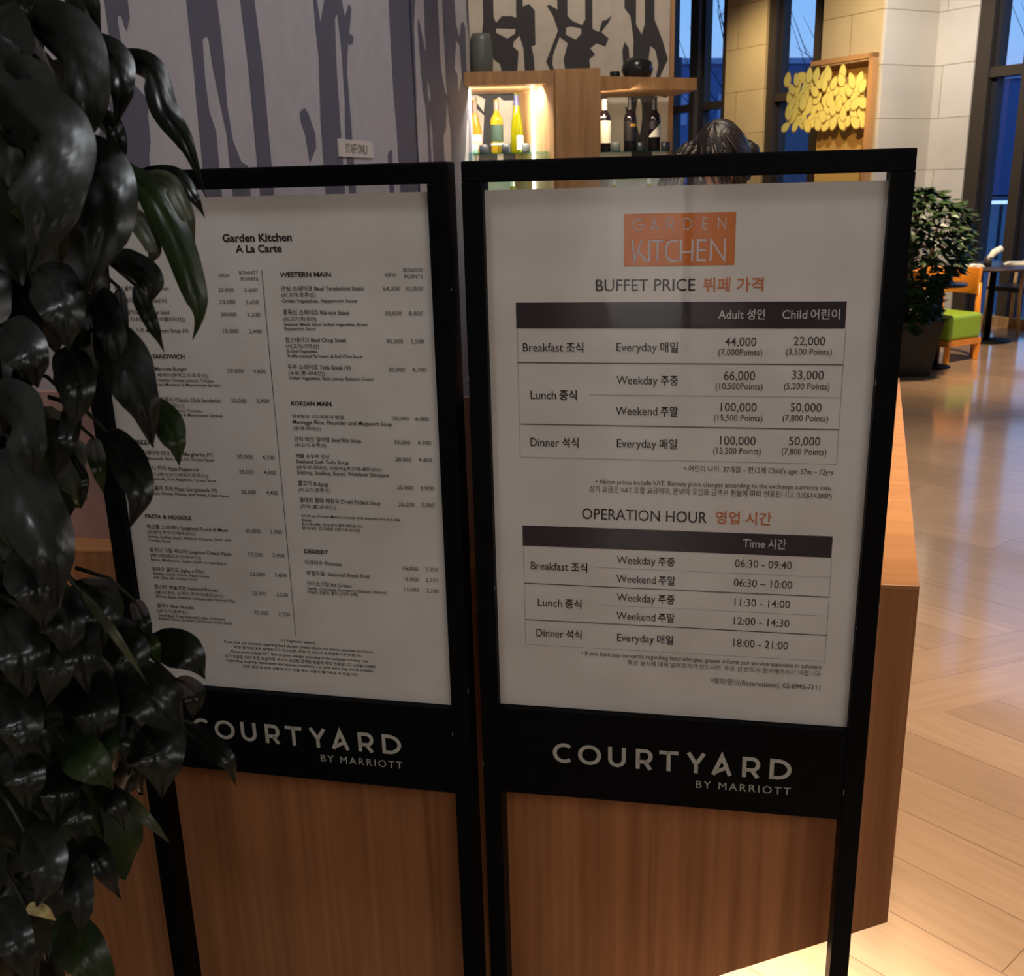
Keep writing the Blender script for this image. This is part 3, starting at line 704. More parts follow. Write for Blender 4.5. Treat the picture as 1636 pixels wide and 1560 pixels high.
FAR_MURAL = [('d',[(-0.102,4.2),(-0.037,4.2),(-0.037,2.585),(-0.023,2.557),(0.012,2.592),(0.071,2.591),(0.1,2.581),(0.109,4.2),(0.128,4.2),(0.141,2.643),(0.18,2.656),(0.214,2.619),(0.215,2.425),(0.19,2.416),(0.204,2.351),(0.207,2.245),(0.147,2.247),(0.14,2.408),(0.117,2.481),(0.082,2.446),(0.076,2.419),(0.11,2.39),(0.097,2.248),(0.007,2.25),(-0.006,2.32),(-0.044,2.348),(-0.071,2.459),(-0.115,2.473),(-0.102,2.568)]),
('l',[(-0.024,2.523),(0.094,2.517),(0.09,2.491),(0.043,2.465),(-0.025,2.499)]),
('d',[(0.287,2.644),(0.307,2.648),(0.351,2.62),(0.359,4.2),(0.411,4.2),(0.414,2.583),(0.443,2.555),(0.502,2.531),(0.522,2.562),(0.513,4.2),(0.562,4.2),(0.566,2.507),(0.605,2.488),(0.625,2.551),(0.65,2.555),(0.684,2.581),(0.664,2.541),(0.62,2.488),(0.665,2.45),(0.645,2.405),(0.591,2.425),(0.551,2.398),(0.581,2.361),(0.546,2.334),(0.551,2.279),(0.59,2.241),(0.401,2.24),(0.387,2.338),(0.413,2.429),(0.364,2.467),(0.323,2.367),(0.317,2.312),(0.341,2.247),(0.321,2.242),(0.278,2.327),(0.354,2.503),(0.326,2.585)]),
('l',[(0.404,2.515),(0.428,2.524),(0.497,2.509),(0.497,2.482),(0.462,2.448),(0.403,2.479)]),
('d',[(0.776,4.2),(0.825,4.2),(0.832,2.528),(0.867,2.468),(0.886,2.527),(0.869,4.2),(0.917,4.2),(0.945,2.552),(0.996,2.433),(1.032,2.322),(1.008,2.277),(0.975,2.203),(0.955,2.204),(0.973,2.296),(0.952,2.379),(0.922,2.403),(0.909,2.298),(0.905,2.205),(0.76,2.209),(0.749,2.384),(0.764,2.428),(0.789,2.392),(0.794,2.328),(0.814,2.328),(0.818,2.437),(0.797,2.574),(0.76,2.62)]),
('d',[(-0.161,2.178),(0.14,2.171),(0.13,1.706),(-0.177,1.714)]),
('l',[(-0.162,2.149),(-0.104,2.118),(-0.116,2.044),(-0.156,2.099)]),
('l',[(-0.16,2.065),(-0.114,2.024),(-0.127,1.865),(-0.172,1.714)]),
('l',[(-0.037,2.116),(-0.016,2.131),(0.01,2.108),(0.094,2.108),(0.108,2.059),(0.101,1.959),(0.064,1.955),(0.052,1.91),(0.099,1.879),(0.051,1.86),(0.002,1.811),(-0.006,1.71),(-0.038,1.71),(-0.039,1.963)]),
('d',[(0.609,2.146),(0.623,2.141),(0.639,2.102),(0.666,2.085),(0.644,2.068),(0.625,2.077),(0.614,2.111)]),
('d',[(0.6,2.022),(0.637,2.026),(0.63,2.011),(0.603,2.005)]),
('d',[(0.816,2.141),(0.958,2.137),(0.944,2.052),(0.926,1.997),(0.927,1.937),(0.944,1.741),(0.815,1.744),(0.795,1.853),(0.785,1.958),(0.769,2.052),(0.791,2.048),(0.807,2.09)]),
('l',[(0.859,2.101),(0.873,2.067),(0.876,1.981),(0.868,1.917),(0.859,1.882),(0.85,1.921),(0.835,1.974),(0.837,2.038),(0.848,2.097)]),
('d',[(0.992,2.132),(1.035,2.131),(1.029,2.101),(0.993,2.107)])]
LEAVES = [([[-0.405,1.025,1.821],[-0.352,0.934,1.784],[-0.334,0.93,1.744]],0.038,25,0),
([[-0.468,1.075,1.826],[-0.415,0.984,1.788],[-0.406,0.98,1.76]],0.0425,-20,0),
([[-0.393,0.935,1.756],[-0.33,0.843,1.727],[-0.304,0.798,1.689],[-0.313,0.8,1.648]],0.0569,38,0),
([[-0.424,0.995,1.765],[-0.383,0.904,1.728],[-0.375,0.9,1.689]],0.0502,-45,0),
([[-0.366,0.975,1.743],[-0.32,0.905,1.724],[-0.304,0.873,1.7],[-0.314,0.88,1.67]],0.0338,30,0),
([[-0.365,1.025,1.737],[-0.307,0.956,1.723],[-0.283,0.911,1.685],[-0.262,0.894,1.655],[-0.252,0.9,1.613]],0.0261,20,0),
([[-0.385,1.025,1.688],[-0.338,0.941,1.673],[-0.332,0.94,1.637]],0.0208,10,0),
([[-0.392,0.855,1.667],[-0.33,0.768,1.656],[-0.314,0.727,1.616],[-0.333,0.73,1.566]],0.0763,35,0),
([[-0.358,0.875,1.643],[-0.304,0.794,1.63],[-0.287,0.755,1.598],[-0.307,0.76,1.549]],0.0573,28,0),
([[-0.371,0.905,1.644],[-0.337,0.821,1.61],[-0.351,0.82,1.563]],0.048,-40,0),
([[-0.349,0.935,1.639],[-0.3,0.889,1.623],[-0.27,0.855,1.588],[-0.254,0.836,1.55],[-0.249,0.832,1.525],[-0.259,0.84,1.502]],0.0281,15,1),
([[-0.33,0.975,1.637],[-0.278,0.905,1.633],[-0.255,0.873,1.615],[-0.249,0.88,1.597]],0.0131,10,0),
([[-0.322,0.955,1.634],[-0.279,0.89,1.627],[-0.258,0.862,1.6],[-0.257,0.87,1.576]],0.0161,-15,2),
([[-0.341,0.955,1.605],[-0.31,0.896,1.595],[-0.292,0.871,1.573],[-0.304,0.88,1.56]],0.0173,0,2),
([[-0.344,0.915,1.558],[-0.305,0.85,1.56],[-0.281,0.822,1.552],[-0.288,0.83,1.532]],0.0307,30,0),
([[-0.334,0.935,1.54],[-0.3,0.859,1.523],[-0.29,0.86,1.49]],0.0158,20,0),
([[-0.356,0.955,1.536],[-0.33,0.879,1.511],[-0.327,0.88,1.486]],0.0129,10,0),
([[-0.364,0.915,1.535],[-0.322,0.831,1.517],[-0.317,0.83,1.476]],0.0307,30,0),
([[-0.361,0.895,1.504],[-0.315,0.825,1.493],[-0.291,0.793,1.462],[-0.288,0.8,1.422]],0.0457,25,0),
([[-0.339,0.925,1.436],[-0.297,0.86,1.432],[-0.281,0.832,1.419],[-0.282,0.84,1.396]],0.0269,10,1),
([[-0.366,0.905,1.412],[-0.325,0.84,1.399],[-0.309,0.812,1.38],[-0.326,0.82,1.345]],0.0313,15,0),
([[-0.408,0.975,1.39],[-0.376,0.899,1.385],[-0.375,0.9,1.355]],0.0165,-10,1),
([[-0.424,0.835,1.463],[-0.369,0.754,1.463],[-0.347,0.715,1.448],[-0.348,0.72,1.423]],0.0431,40,0),
([[-0.415,0.955,1.432],[-0.39,0.879,1.414],[-0.41,0.88,1.375]],0.0183,10,0),
([[-0.425,0.955,1.383],[-0.381,0.879,1.376],[-0.389,0.88,1.346]],0.0075,0,0),
([[-0.443,0.855,1.407],[-0.391,0.785,1.385],[-0.363,0.753,1.351],[-0.366,0.76,1.3]],0.0557,20,0),
([[-0.398,0.875,1.267],[-0.349,0.814,1.256],[-0.327,0.82,1.201]],0.0089,20,2),
([[-0.391,0.975,1.218],[-0.355,0.899,1.23],[-0.349,0.9,1.21]],0.0165,10,0),
([[-0.374,0.955,1.171],[-0.309,0.864,1.213],[-0.289,0.86,1.185]],0.0384,10,0),
([[-0.396,0.975,1.176],[-0.351,0.899,1.205],[-0.344,0.9,1.182]],0.0187,0,1),
([[-0.399,0.915,1.16],[-0.331,0.831,1.186],[-0.302,0.83,1.141]],0.0537,-10,0),
([[-0.37,0.895,1.115],[-0.321,0.804,1.145],[-0.32,0.8,1.099]],0.0556,5,0),
([[-0.34,0.915,1.11],[-0.292,0.85,1.122],[-0.266,0.822,1.122],[-0.263,0.83,1.09]],0.0225,5,0),
([[-0.345,0.935,1.148],[-0.301,0.859,1.17],[-0.306,0.86,1.143]],0.0242,-20,0),
([[-0.437,0.875,1.115],[-0.378,0.791,1.144],[-0.358,0.79,1.115]],0.0399,10,1),
([[-0.477,0.895,1.156],[-0.43,0.819,1.164],[-0.426,0.82,1.125]],0.0477,-20,0),
([[-0.487,0.875,1.113],[-0.439,0.799,1.126],[-0.443,0.8,1.087]],0.0392,10,0),
([[-0.46,0.895,1.048],[-0.406,0.811,1.078],[-0.405,0.81,1.042]],0.031,10,0),
([[-0.434,0.915,1.041],[-0.38,0.831,1.077],[-0.371,0.83,1.044]],0.0246,20,0),
([[-0.406,0.895,1.048],[-0.35,0.819,1.071],[-0.327,0.82,1.037]],0.0131,10,2),
([[-0.48,0.855,1.029],[-0.417,0.764,1.06],[-0.428,0.76,1.018]],0.0448,25,0),
([[-0.463,0.895,0.986],[-0.393,0.811,1.031],[-0.376,0.81,0.983]],0.029,-15,0),
([[-0.444,0.855,1.007],[-0.383,0.749,1.045],[-0.385,0.74,1.001]],0.0317,30,0),
([[-0.504,0.875,0.926],[-0.447,0.799,0.984],[-0.435,0.8,0.971]],0.0127,0,3),
([[-0.48,0.875,0.904],[-0.408,0.784,0.95],[-0.382,0.78,0.881]],0.046,15,1),
([[-0.517,0.845,0.959],[-0.451,0.754,0.991],[-0.441,0.75,0.94]],0.0372,15,0),
([[-0.432,0.875,1.514],[-0.378,0.799,1.503],[-0.373,0.8,1.473]],0.0392,10,0),
([[-0.419,0.925,1.731],[-0.369,0.841,1.703],[-0.362,0.84,1.671]],0.0414,-10,0),
([[-0.403,0.895,1.709],[-0.341,0.804,1.691],[-0.336,0.8,1.662]],0.0447,30,0),
([[-0.401,0.895,1.559],[-0.347,0.804,1.541],[-0.344,0.8,1.502]],0.0422,10,0),
([[-0.402,0.915,1.486],[-0.353,0.824,1.473],[-0.36,0.82,1.433]],0.0356,15,0),
([[-0.454,0.875,1.311],[-0.395,0.791,1.313],[-0.396,0.79,1.268]],0.0487,5,0),
([[-0.438,0.915,1.228],[-0.386,0.831,1.231],[-0.386,0.83,1.188]],0.0384,-10,0),
([[-0.455,0.895,1.221],[-0.407,0.819,1.225],[-0.42,0.82,1.182]],0.0402,15,0),
([[-0.433,0.955,1.158],[-0.382,0.879,1.162],[-0.391,0.88,1.121]],0.0323,5,0),
([[-0.448,0.975,1.24],[-0.387,0.884,1.247],[-0.388,0.88,1.207]],0.0458,-8,0),
([[-0.43,0.975,1.191],[-0.367,0.884,1.205],[-0.364,0.88,1.167]],0.0425,8,0),
([[-0.451,0.935,1.155],[-0.389,0.844,1.168],[-0.394,0.84,1.125]],0.05,12,0),
([[-0.423,0.975,1.097],[-0.373,0.884,1.112],[-0.383,0.88,1.073]],0.0382,-12,0),
([[-0.475,0.925,1.254],[-0.402,0.834,1.263],[-0.399,0.83,1.219]],0.0473,14,0),
([[-0.504,0.915,1.233],[-0.435,0.824,1.236],[-0.438,0.82,1.189]],0.0508,-6,0),
([[-0.506,0.905,1.158],[-0.443,0.814,1.174],[-0.449,0.81,1.125]],0.0452,10,0),
([[-0.493,0.925,1.062],[-0.428,0.834,1.09],[-0.436,0.83,1.046]],0.0412,-10,0),
([[-0.43,0.915,1.116],[-0.38,0.831,1.136],[-0.394,0.83,1.098]],0.0307,20,1)]
FILL = [[-0.762,1.193,0.602],[-0.398,0.952,1.595],[-0.71,1.171,0.768],[-0.612,1.137,1.454],[-0.833,1.191,0.515],[-0.805,1.083,0.727],[-0.705,1.049,1.202],[-0.621,1.188,1.421],[-0.597,1.057,1.629],[-0.718,1.179,1.287],[-0.661,1.108,1.461],[-0.712,1.038,1.041],[-0.562,0.966,1.615],[-0.397,0.913,1.59],[-0.712,1.146,0.699],[-0.512,1.004,1.711],[-0.709,1.05,0.668],[-0.631,1.142,1.569],[-0.55,1.163,1.929],[-0.666,0.924,0.877],[-0.542,0.971,1.048],[-0.715,1.11,1.42],[-0.438,0.926,1.424],[-0.626,1.05,1.231],[-0.486,1.07,1.644],[-0.656,0.968,1.302],[-0.49,1.044,1.933],[-0.562,1.079,1.448],[-0.567,0.928,0.841],[-0.628,1.122,1.409],[-0.507,0.988,1.808],[-0.547,1.089,0.933],[-0.505,1.051,1.999],[-0.716,1.065,0.797],[-0.746,1.124,0.848],[-0.587,1.089,1.291],[-0.733,1.169,1.441],[-0.518,1.131,1.622],[-0.529,1.149,1.778],[-0.724,1.125,0.873],[-0.714,1.135,0.979],[-0.681,1.094,1.138],[-0.648,1.166,0.94],[-0.56,1.011,1.55],[-0.546,1.127,1.715],[-0.657,1.136,0.787],[-0.553,0.925,0.782],[-0.764,1.103,1.244],[-0.784,1.18,0.491],[-0.479,0.94,1.682],[-0.76,1.087,1.056],[-0.676,1.101,0.784],[-0.617,1.147,0.901],[-0.595,1.185,1.084],[-0.448,0.942,1.758],[-0.693,1.042,0.98],[-0.744,1.166,0.922],[-0.669,1.059,1.123],[-0.522,0.976,1.736],[-0.714,1.112,1.24],[-0.578,0.949,1.65],[-0.69,0.975,1.005],[-0.751,1.093,0.582],[-0.635,1.169,1.347],[-0.48,1.035,1.965],[-0.451,0.901,1.231],[-0.509,1.0,1.896],[-0.608,1.178,0.962],[-0.494,0.942,1.57],[-0.693,1.152,0.761],[-0.636,1.152,0.995],[-0.586,0.915,1.24],[-0.664,1.172,1.663],[-0.676,1.128,0.81],[-0.74,1.11,0.647],[-0.674,0.922,0.819],[-0.73,1.196,1.378],[-0.493,0.922,1.492],[-0.887,1.108,0.71],[-0.521,1.156,1.886],[-0.43,0.986,1.616],[-0.653,1.122,1.366],[-0.561,1.136,1.888],[-0.702,1.103,1.428],[-0.871,1.176,0.679],[-0.588,0.949,1.317],[-0.556,1.052,1.519],[-0.626,0.975,1.43],[-0.572,1.124,1.514],[-0.509,1.174,1.68],[-0.611,1.107,1.057],[-0.934,1.198,0.711],[-0.523,1.067,1.955],[-0.603,1.09,1.672],[-0.647,1.088,1.772],[-0.482,1.08,1.909],[-0.681,1.056,1.442],[-0.659,1.172,1.907],[-0.528,0.904,1.719],[-0.487,0.983,1.106],[-0.647,1.093,0.96],[-0.461,0.997,1.963],[-0.846,1.075,0.71],[-0.784,1.016,0.699],[-0.498,1.144,1.637],[-0.512,1.012,1.95],[-0.41,0.975,1.573],[-0.536,0.948,1.014],[-0.619,0.97,1.508],[-0.664,1.138,1.486],[-0.584,1.073,1.677],[-0.888,1.168,0.716],[-0.608,0.901,0.918],[-0.547,1.009,1.795],[-0.662,1.11,0.761],[-0.476,0.932,1.531],[-0.884,1.145,0.532],[-0.518,1.003,1.405],[-0.705,1.176,1.235],[-0.708,1.039,0.764],[-0.603,1.187,1.832],[-0.712,1.143,1.332],[-0.511,0.933,1.598],[-0.455,1.019,1.869],[-0.537,1.046,1.948],[-0.609,1.1,1.977],[-0.548,1.18,1.952],[-0.451,0.959,1.891],[-0.548,0.925,1.071],[-0.522,1.137,1.0],[-0.558,0.927,1.234],[-0.609,0.939,1.422],[-0.651,1.151,1.238],[-0.856,1.121,0.837],[-0.585,1.029,0.981],[-0.863,1.171,0.962],[-0.559,1.099,1.374],[-0.558,0.974,1.489],[-0.667,1.157,1.863],[-0.582,1.143,1.687],[-0.622,1.134,1.454],[-0.588,1.019,1.717],[-0.588,1.134,1.906],[-0.445,1.003,1.881],[-0.646,0.986,1.269],[-0.516,1.045,1.385],[-0.46,0.96,1.906],[-0.386,0.903,1.565],[-0.506,0.927,1.817],[-0.444,1.008,1.614],[-0.678,1.003,1.332],[-0.573,0.943,0.922],[-0.494,1.106,1.687],[-0.649,0.937,1.193],[-0.742,1.053,1.109],[-0.419,0.949,1.642],[-0.532,1.084,1.14],[-0.45,0.936,1.434],[-0.695,1.041,1.203],[-0.599,0.965,1.497],[-0.561,1.045,1.108],[-0.626,1.043,1.176],[-0.403,0.92,1.547],[-0.754,0.997,0.997],[-0.75,1.008,0.707],[-0.488,1.003,1.816],[-0.456,1.008,1.779],[-0.731,1.115,0.671],[-0.642,1.066,1.303],[-0.57,1.113,2.018],[-0.512,1.156,1.075],[-0.627,0.943,1.203],[-0.514,1.05,1.58],[-0.528,0.92,1.296],[-0.568,0.911,0.812],[-0.649,1.009,0.73],[-0.583,1.05,1.518],[-0.782,1.191,1.219],[-0.619,1.087,1.793],[-0.408,0.955,1.615],[-0.735,1.15,1.343],[-0.46,1.03,1.764],[-0.748,1.077,0.661],[-0.796,1.051,0.816],[-0.653,0.94,0.93],[-0.604,0.962,0.883],[-0.429,0.943,1.955],[-0.784,1.198,1.094],[-0.628,1.145,0.943],[-0.791,1.14,0.621],[-0.639,1.198,1.51],[-0.517,1.144,1.867],[-0.669,1.137,1.179],[-0.491,1.056,1.743],[-0.619,1.161,1.856],[-0.675,1.167,1.037],[-0.508,0.997,1.102],[-0.8,1.155,0.67],[-0.607,1.197,1.874],[-0.575,1.183,0.994],[-0.551,0.983,1.21],[-0.725,1.103,0.839],[-0.6,1.195,1.638],[-0.687,1.142,1.194],[-0.495,1.114,1.012],[-0.722,1.15,0.946],[-0.581,0.98,1.048],[-0.758,1.146,0.55],[-0.466,0.964,1.904],[-0.706,1.146,1.006],[-0.539,1.003,1.614],[-0.478,1.059,1.731],[-0.64,0.944,0.856],[-0.693,1.056,1.347],[-0.515,1.031,1.789],[-0.459,1.058,1.943],[-0.623,1.083,1.728],[-0.613,0.963,1.293],[-0.605,1.148,2.027],[-0.426,0.962,1.94],[-0.487,0.918,1.923],[-0.672,1.126,1.74],[-0.545,1.097,1.729],[-0.558,1.11,1.838],[-0.536,0.969,1.453],[-0.672,1.027,1.007],[-0.731,1.171,1.324],[-0.594,0.903,1.279],[-0.463,0.937,1.785],[-0.827,1.151,1.032],[-0.546,1.054,1.365],[-0.738,0.99,0.9],[-0.493,1.032,1.812],[-0.695,1.183,0.6],[-0.812,1.128,0.846],[-0.694,1.068,1.294],[-0.794,1.168,1.074],[-0.441,0.952,1.955],[-0.71,1.15,0.968],[-0.554,1.183,2.052],[-0.817,1.155,0.79],[-0.497,1.017,1.683],[-0.527,1.109,1.928],[-0.603,0.908,1.234],[-0.531,0.929,0.935],[-0.689,1.11,1.297],[-0.755,1.143,0.824],[-0.507,1.014,1.953],[-0.623,1.169,1.464],[-0.644,1.159,1.75],[-0.56,1.153,1.525],[-0.466,0.985,1.77],[-0.588,1.004,1.349],[-0.577,1.082,1.626],[-0.44,0.904,1.855],[-0.644,1.076,1.564],[-0.786,1.192,1.044],[-0.803,1.1,0.881],[-0.73,0.937,0.942],[-0.617,0.937,1.347],[-0.456,0.985,1.895],[-0.575,1.021,1.429],[-0.575,1.082,1.06],[-0.518,0.939,1.307],[-0.759,1.129,1.199],[-0.453,1.079,1.743],[-0.532,1.199,1.584],[-0.558,1.07,1.347],[-0.563,1.138,2.01],[-0.6,1.19,1.923],[-0.639,0.942,0.718],[-0.543,1.099,1.478],[-0.534,0.978,1.507],[-0.779,1.103,0.88],[-0.748,1.044,0.891],[-0.467,1.048,1.89],[-0.631,1.147,0.921],[-0.452,0.946,1.55],[-0.5,1.125,1.033],[-0.685,1.178,1.023],[-0.412,0.927,1.188],[-0.585,0.943,1.236],[-0.417,0.926,1.633],[-0.481,0.927,1.508],[-0.524,1.131,2.016],[-0.466,1.005,1.697],[-0.454,0.976,1.763],[-0.567,0.974,1.748],[-0.599,1.1,1.149],[-0.458,1.042,1.071],[-0.445,0.999,1.978],[-0.716,1.004,1.204],[-0.851,1.134,0.669],[-0.633,0.924,1.111],[-0.647,0.913,1.169],[-0.72,1.047,0.891],[-0.612,1.191,1.826],[-0.507,0.99,1.493],[-0.828,1.091,0.607],[-0.493,0.992,1.376],[-0.561,0.931,1.399],[-0.429,0.912,1.136],[-0.597,1.032,1.533],[-0.622,1.105,1.788],[-0.56,1.053,1.919],[-0.516,1.092,1.146],[-0.673,1.025,0.875],[-0.54,0.986,1.646],[-0.464,1.077,1.971],[-0.548,0.955,1.062],[-0.497,0.962,1.477],[-0.698,0.997,0.992],[-0.733,1.123,0.852],[-0.522,1.055,1.708],[-0.857,1.191,0.888],[-0.662,1.173,1.773],[-0.564,0.978,1.604],[-0.465,0.911,1.57],[-0.563,1.014,1.448],[-0.538,1.06,1.774],[-0.554,0.93,0.97],[-0.805,1.099,0.642],[-0.848,1.117,0.871],[-0.604,1.078,0.881],[-0.511,0.988,0.997],[-0.656,1.144,1.787],[-0.685,0.938,1.007],[-0.583,1.036,1.663],[-0.455,0.945,1.192],[-0.626,1.01,1.572],[-0.547,0.992,1.88],[-0.517,0.936,1.828],[-0.644,0.957,1.277],[-0.623,0.969,1.018],[-0.64,1.127,1.448],[-0.741,1.15,0.783],[-0.929,1.19,0.745],[-0.561,1.171,1.966],[-0.749,1.019,0.769],[-0.516,1.141,1.002],[-0.617,1.188,1.572],[-0.595,0.988,1.704],[-0.507,0.906,1.152],[-0.61,0.983,1.008],[-0.712,1.036,1.275],[-0.483,0.982,1.169],[-0.478,1.064,2.008],[-0.621,0.987,1.395],[-0.623,1.02,1.461],[-0.437,1.015,1.98],[-0.446,0.933,1.96],[-0.488,0.908,1.654],[-0.61,1.167,1.786],[-0.528,0.943,1.249],[-0.911,1.18,0.787],[-0.679,0.91,0.943],[-0.522,1.045,1.36],[-0.444,0.917,1.16],[-0.771,1.183,1.269],[-0.572,1.014,0.977],[-0.785,1.094,1.14],[-0.483,1.02,1.876],[-0.662,1.002,1.077],[-0.438,0.922,1.674],[-0.699,1.082,1.217],[-0.47,0.947,1.05],[-0.519,0.911,1.181],[-0.535,0.98,1.856],[-0.521,1.063,1.662],[-0.488,1.088,1.096],[-0.465,0.921,1.47],[-0.73,1.194,1.424],[-0.752,1.073,0.836],[-0.549,1.079,1.115],[-0.71,1.141,1.609],[-0.767,1.016,0.961],[-0.718,1.146,1.283],[-0.47,0.921,1.848],[-0.479,1.019,1.973],[-0.625,1.092,1.484],[-0.618,0.999,1.132],[-0.656,1.053,0.996],[-0.728,1.151,1.247],[-0.731,1.136,1.191],[-0.68,1.094,0.923],[-0.525,1.191,2.011],[-0.517,1.127,2.012],[-0.613,1.026,1.717],[-0.768,0.97,0.771],[-0.698,1.072,1.483],[-0.783,1.175,0.743],[-0.485,1.057,1.904],[-0.582,0.931,1.061],[-0.651,0.932,1.264],[-0.487,0.922,1.455],[-0.699,1.155,1.171],[-0.554,0.96,1.379],[-0.532,1.116,1.927],[-0.542,0.962,1.285],[-0.693,0.976,0.868],[-0.559,1.011,1.136],[-0.63,0.992,1.463],[-0.833,1.069,0.687],[-0.496,1.153,1.581],[-0.664,0.985,1.317],[-0.425,0.978,1.545],[-0.56,1.049,1.827],[-0.482,1.07,1.036],[-0.549,1.056,1.425],[-0.622,1.114,1.862],[-0.517,1.196,2.023],[-0.449,1.016,1.59],[-0.506,1.14,1.639],[-0.628,1.033,1.677],[-0.648,1.099,1.142],[-0.639,1.094,1.137],[-0.843,1.162,1.057],[-0.71,1.118,1.464],[-0.5,0.955,1.563],[-0.645,0.959,0.709],[-0.649,1.136,1.375],[-0.476,1.039,1.959],[-0.532,0.985,1.069],[-0.719,1.16,0.617],[-0.616,1.168,2.013],[-0.528,1.032,1.524],[-0.582,1.191,1.705],[-0.832,1.063,0.629],[-0.61,0.976,1.439],[-0.643,1.137,1.708],[-0.687,1.195,0.758],[-0.809,1.087,0.629],[-0.478,1.041,1.727],[-0.612,0.912,0.994],[-0.645,1.088,1.193],[-0.573,0.953,1.552],[-0.489,1.041,1.011],[-0.7,1.085,1.472],[-0.798,1.054,0.825],[-0.592,0.977,1.171],[-0.632,1.102,1.743],[-0.506,1.167,1.581],[-0.517,1.078,2.004],[-0.572,1.176,1.39],[-0.429,0.926,1.771],[-0.482,0.904,1.501],[-0.564,1.039,1.412],[-0.761,1.062,1.026],[-0.573,1.011,1.575],[-0.597,1.07,1.713],[-0.574,1.093,1.906],[-0.5,0.913,0.954],[-0.517,1.007,1.294],[-0.4,0.943,1.685],[-0.653,1.088,0.884],[-0.395,0.928,1.949],[-0.612,1.156,2.024],[-0.793,1.183,1.23],[-0.52,0.974,1.877],[-0.523,0.981,1.641],[-0.56,1.022,1.799],[-0.553,0.931,1.68],[-0.553,0.937,1.478],[-0.791,1.143,0.888],[-0.618,1.031,1.684],[-0.543,0.913,1.713],[-0.444,0.993,1.638],[-0.826,1.137,0.62],[-0.596,1.11,1.673],[-0.597,1.141,1.241],[-0.628,1.029,0.94],[-0.483,0.94,1.014],[-0.474,1.012,1.982],[-0.626,1.005,0.791],[-0.585,1.045,1.858],[-0.545,1.126,1.688],[-0.719,0.943,0.932],[-0.699,0.982,1.029],[-0.484,1.047,1.547],[-0.71,1.137,1.422],[-0.446,0.992,1.778],[-0.789,1.093,0.672],[-0.677,0.982,1.032],[-0.681,1.06,0.837],[-0.635,1.082,1.01],[-0.716,1.141,0.805],[-0.617,1.028,1.253],[-0.556,1.111,1.463],[-0.524,0.972,1.01],[-0.595,0.902,1.439],[-0.492,1.059,1.732],[-0.632,1.003,1.013],[-0.55,1.023,1.391],[-0.527,0.996,1.012],[-0.66,1.145,0.973],[-0.538,0.995,1.234],[-0.577,0.921,0.895],[-0.467,1.097,1.646],[-0.544,1.169,1.67],[-0.663,1.181,1.477],[-0.646,1.193,1.546],[-0.531,0.927,1.604],[-0.51,0.995,1.067],[-0.594,1.151,1.26],[-0.426,0.909,1.933],[-0.559,0.935,1.369],[-0.864,1.187,0.582],[-0.499,0.938,1.689],[-0.537,1.098,1.186],[-0.595,1.068,1.308],[-0.431,0.953,1.746],[-0.785,1.187,0.964],[-0.46,1.103,1.564],[-0.485,1.04,1.019],[-0.608,1.074,1.806],[-0.719,1.189,0.844],[-0.59,1.095,1.196],[-0.59,1.172,1.608],[-0.785,0.975,0.765],[-0.5,0.905,1.528]]

# ================================================================ the room
ROOM = [(-6, -5), (14.2, -5), (13.4, -3.75), (2.1, 17.45), (1.9, 18.5), (-6, 18.5)]
structure(MB().prism(ROOM, -.04, 0).build('floor', M['floor']))
structure(MB().prism(ROOM, 4.5, 4.62).build('ceiling', M['ceiling']))
structure(MB().box((5, -4.9, 2.25), (22, .2, 4.5)).build('wall_back', M['plaster']))

# mural wall on the left: straight run then a rounded end; printed tree trunks are set into its mesh
HEAD = math.radians(13)
WD = Vector((math.sin(HEAD), math.cos(HEAD), 0)); WN = Vector((WD.y, -WD.x, 0))
WP0 = Vector((-1.029, 2.53, 0)); WS1, WR = 3.669, 1.0
WC = WP0 + WD * WS1 - WN * WR


def wall_pt(s, z, out=0.0):
    if s <= WS1:
        p = WP0 + WD * s + WN * out
    else:
        a = (s - WS1) / WR
        p = WC + (WN * math.cos(a) + WD * math.sin(a)) * (WR + out)
    return Vector((p.x, p.y, z))


wl_ = MB()
ss = [-7.6, WS1] + [WS1 + WR * math.radians(5 * i) for i in range(1, 21)]
for k, s in enumerate(ss[:-1]):
    s2 = ss[k + 1]
    q = [wall_pt(s, 0), wall_pt(s2, 0), wall_pt(s2, 4.5), wall_pt(s, 4.5)]
    b = [wall_pt(s, 0, -.25), wall_pt(s2, 0, -.25), wall_pt(s2, 4.5, -.25), wall_pt(s, 4.5, -.25)]
    wl_.add(q, [(0, 1, 2, 3)], 0, k > 0); wl_.add(b, [(3, 2, 1, 0)], 0)
wl_.add([wall_pt(-7.6, 0), wall_pt(-7.6, 4.5), wall_pt(-7.6, 4.5, -.25), wall_pt(-7.6, 0, -.25)], [(0, 1, 2, 3)])
e_ = ss[-1]
wl_.add([wall_pt(e_, 0), wall_pt(e_, 4.5), wall_pt(e_, 4.5, -.25), wall_pt(e_, 0, -.25)], [(3, 2, 1, 0)])


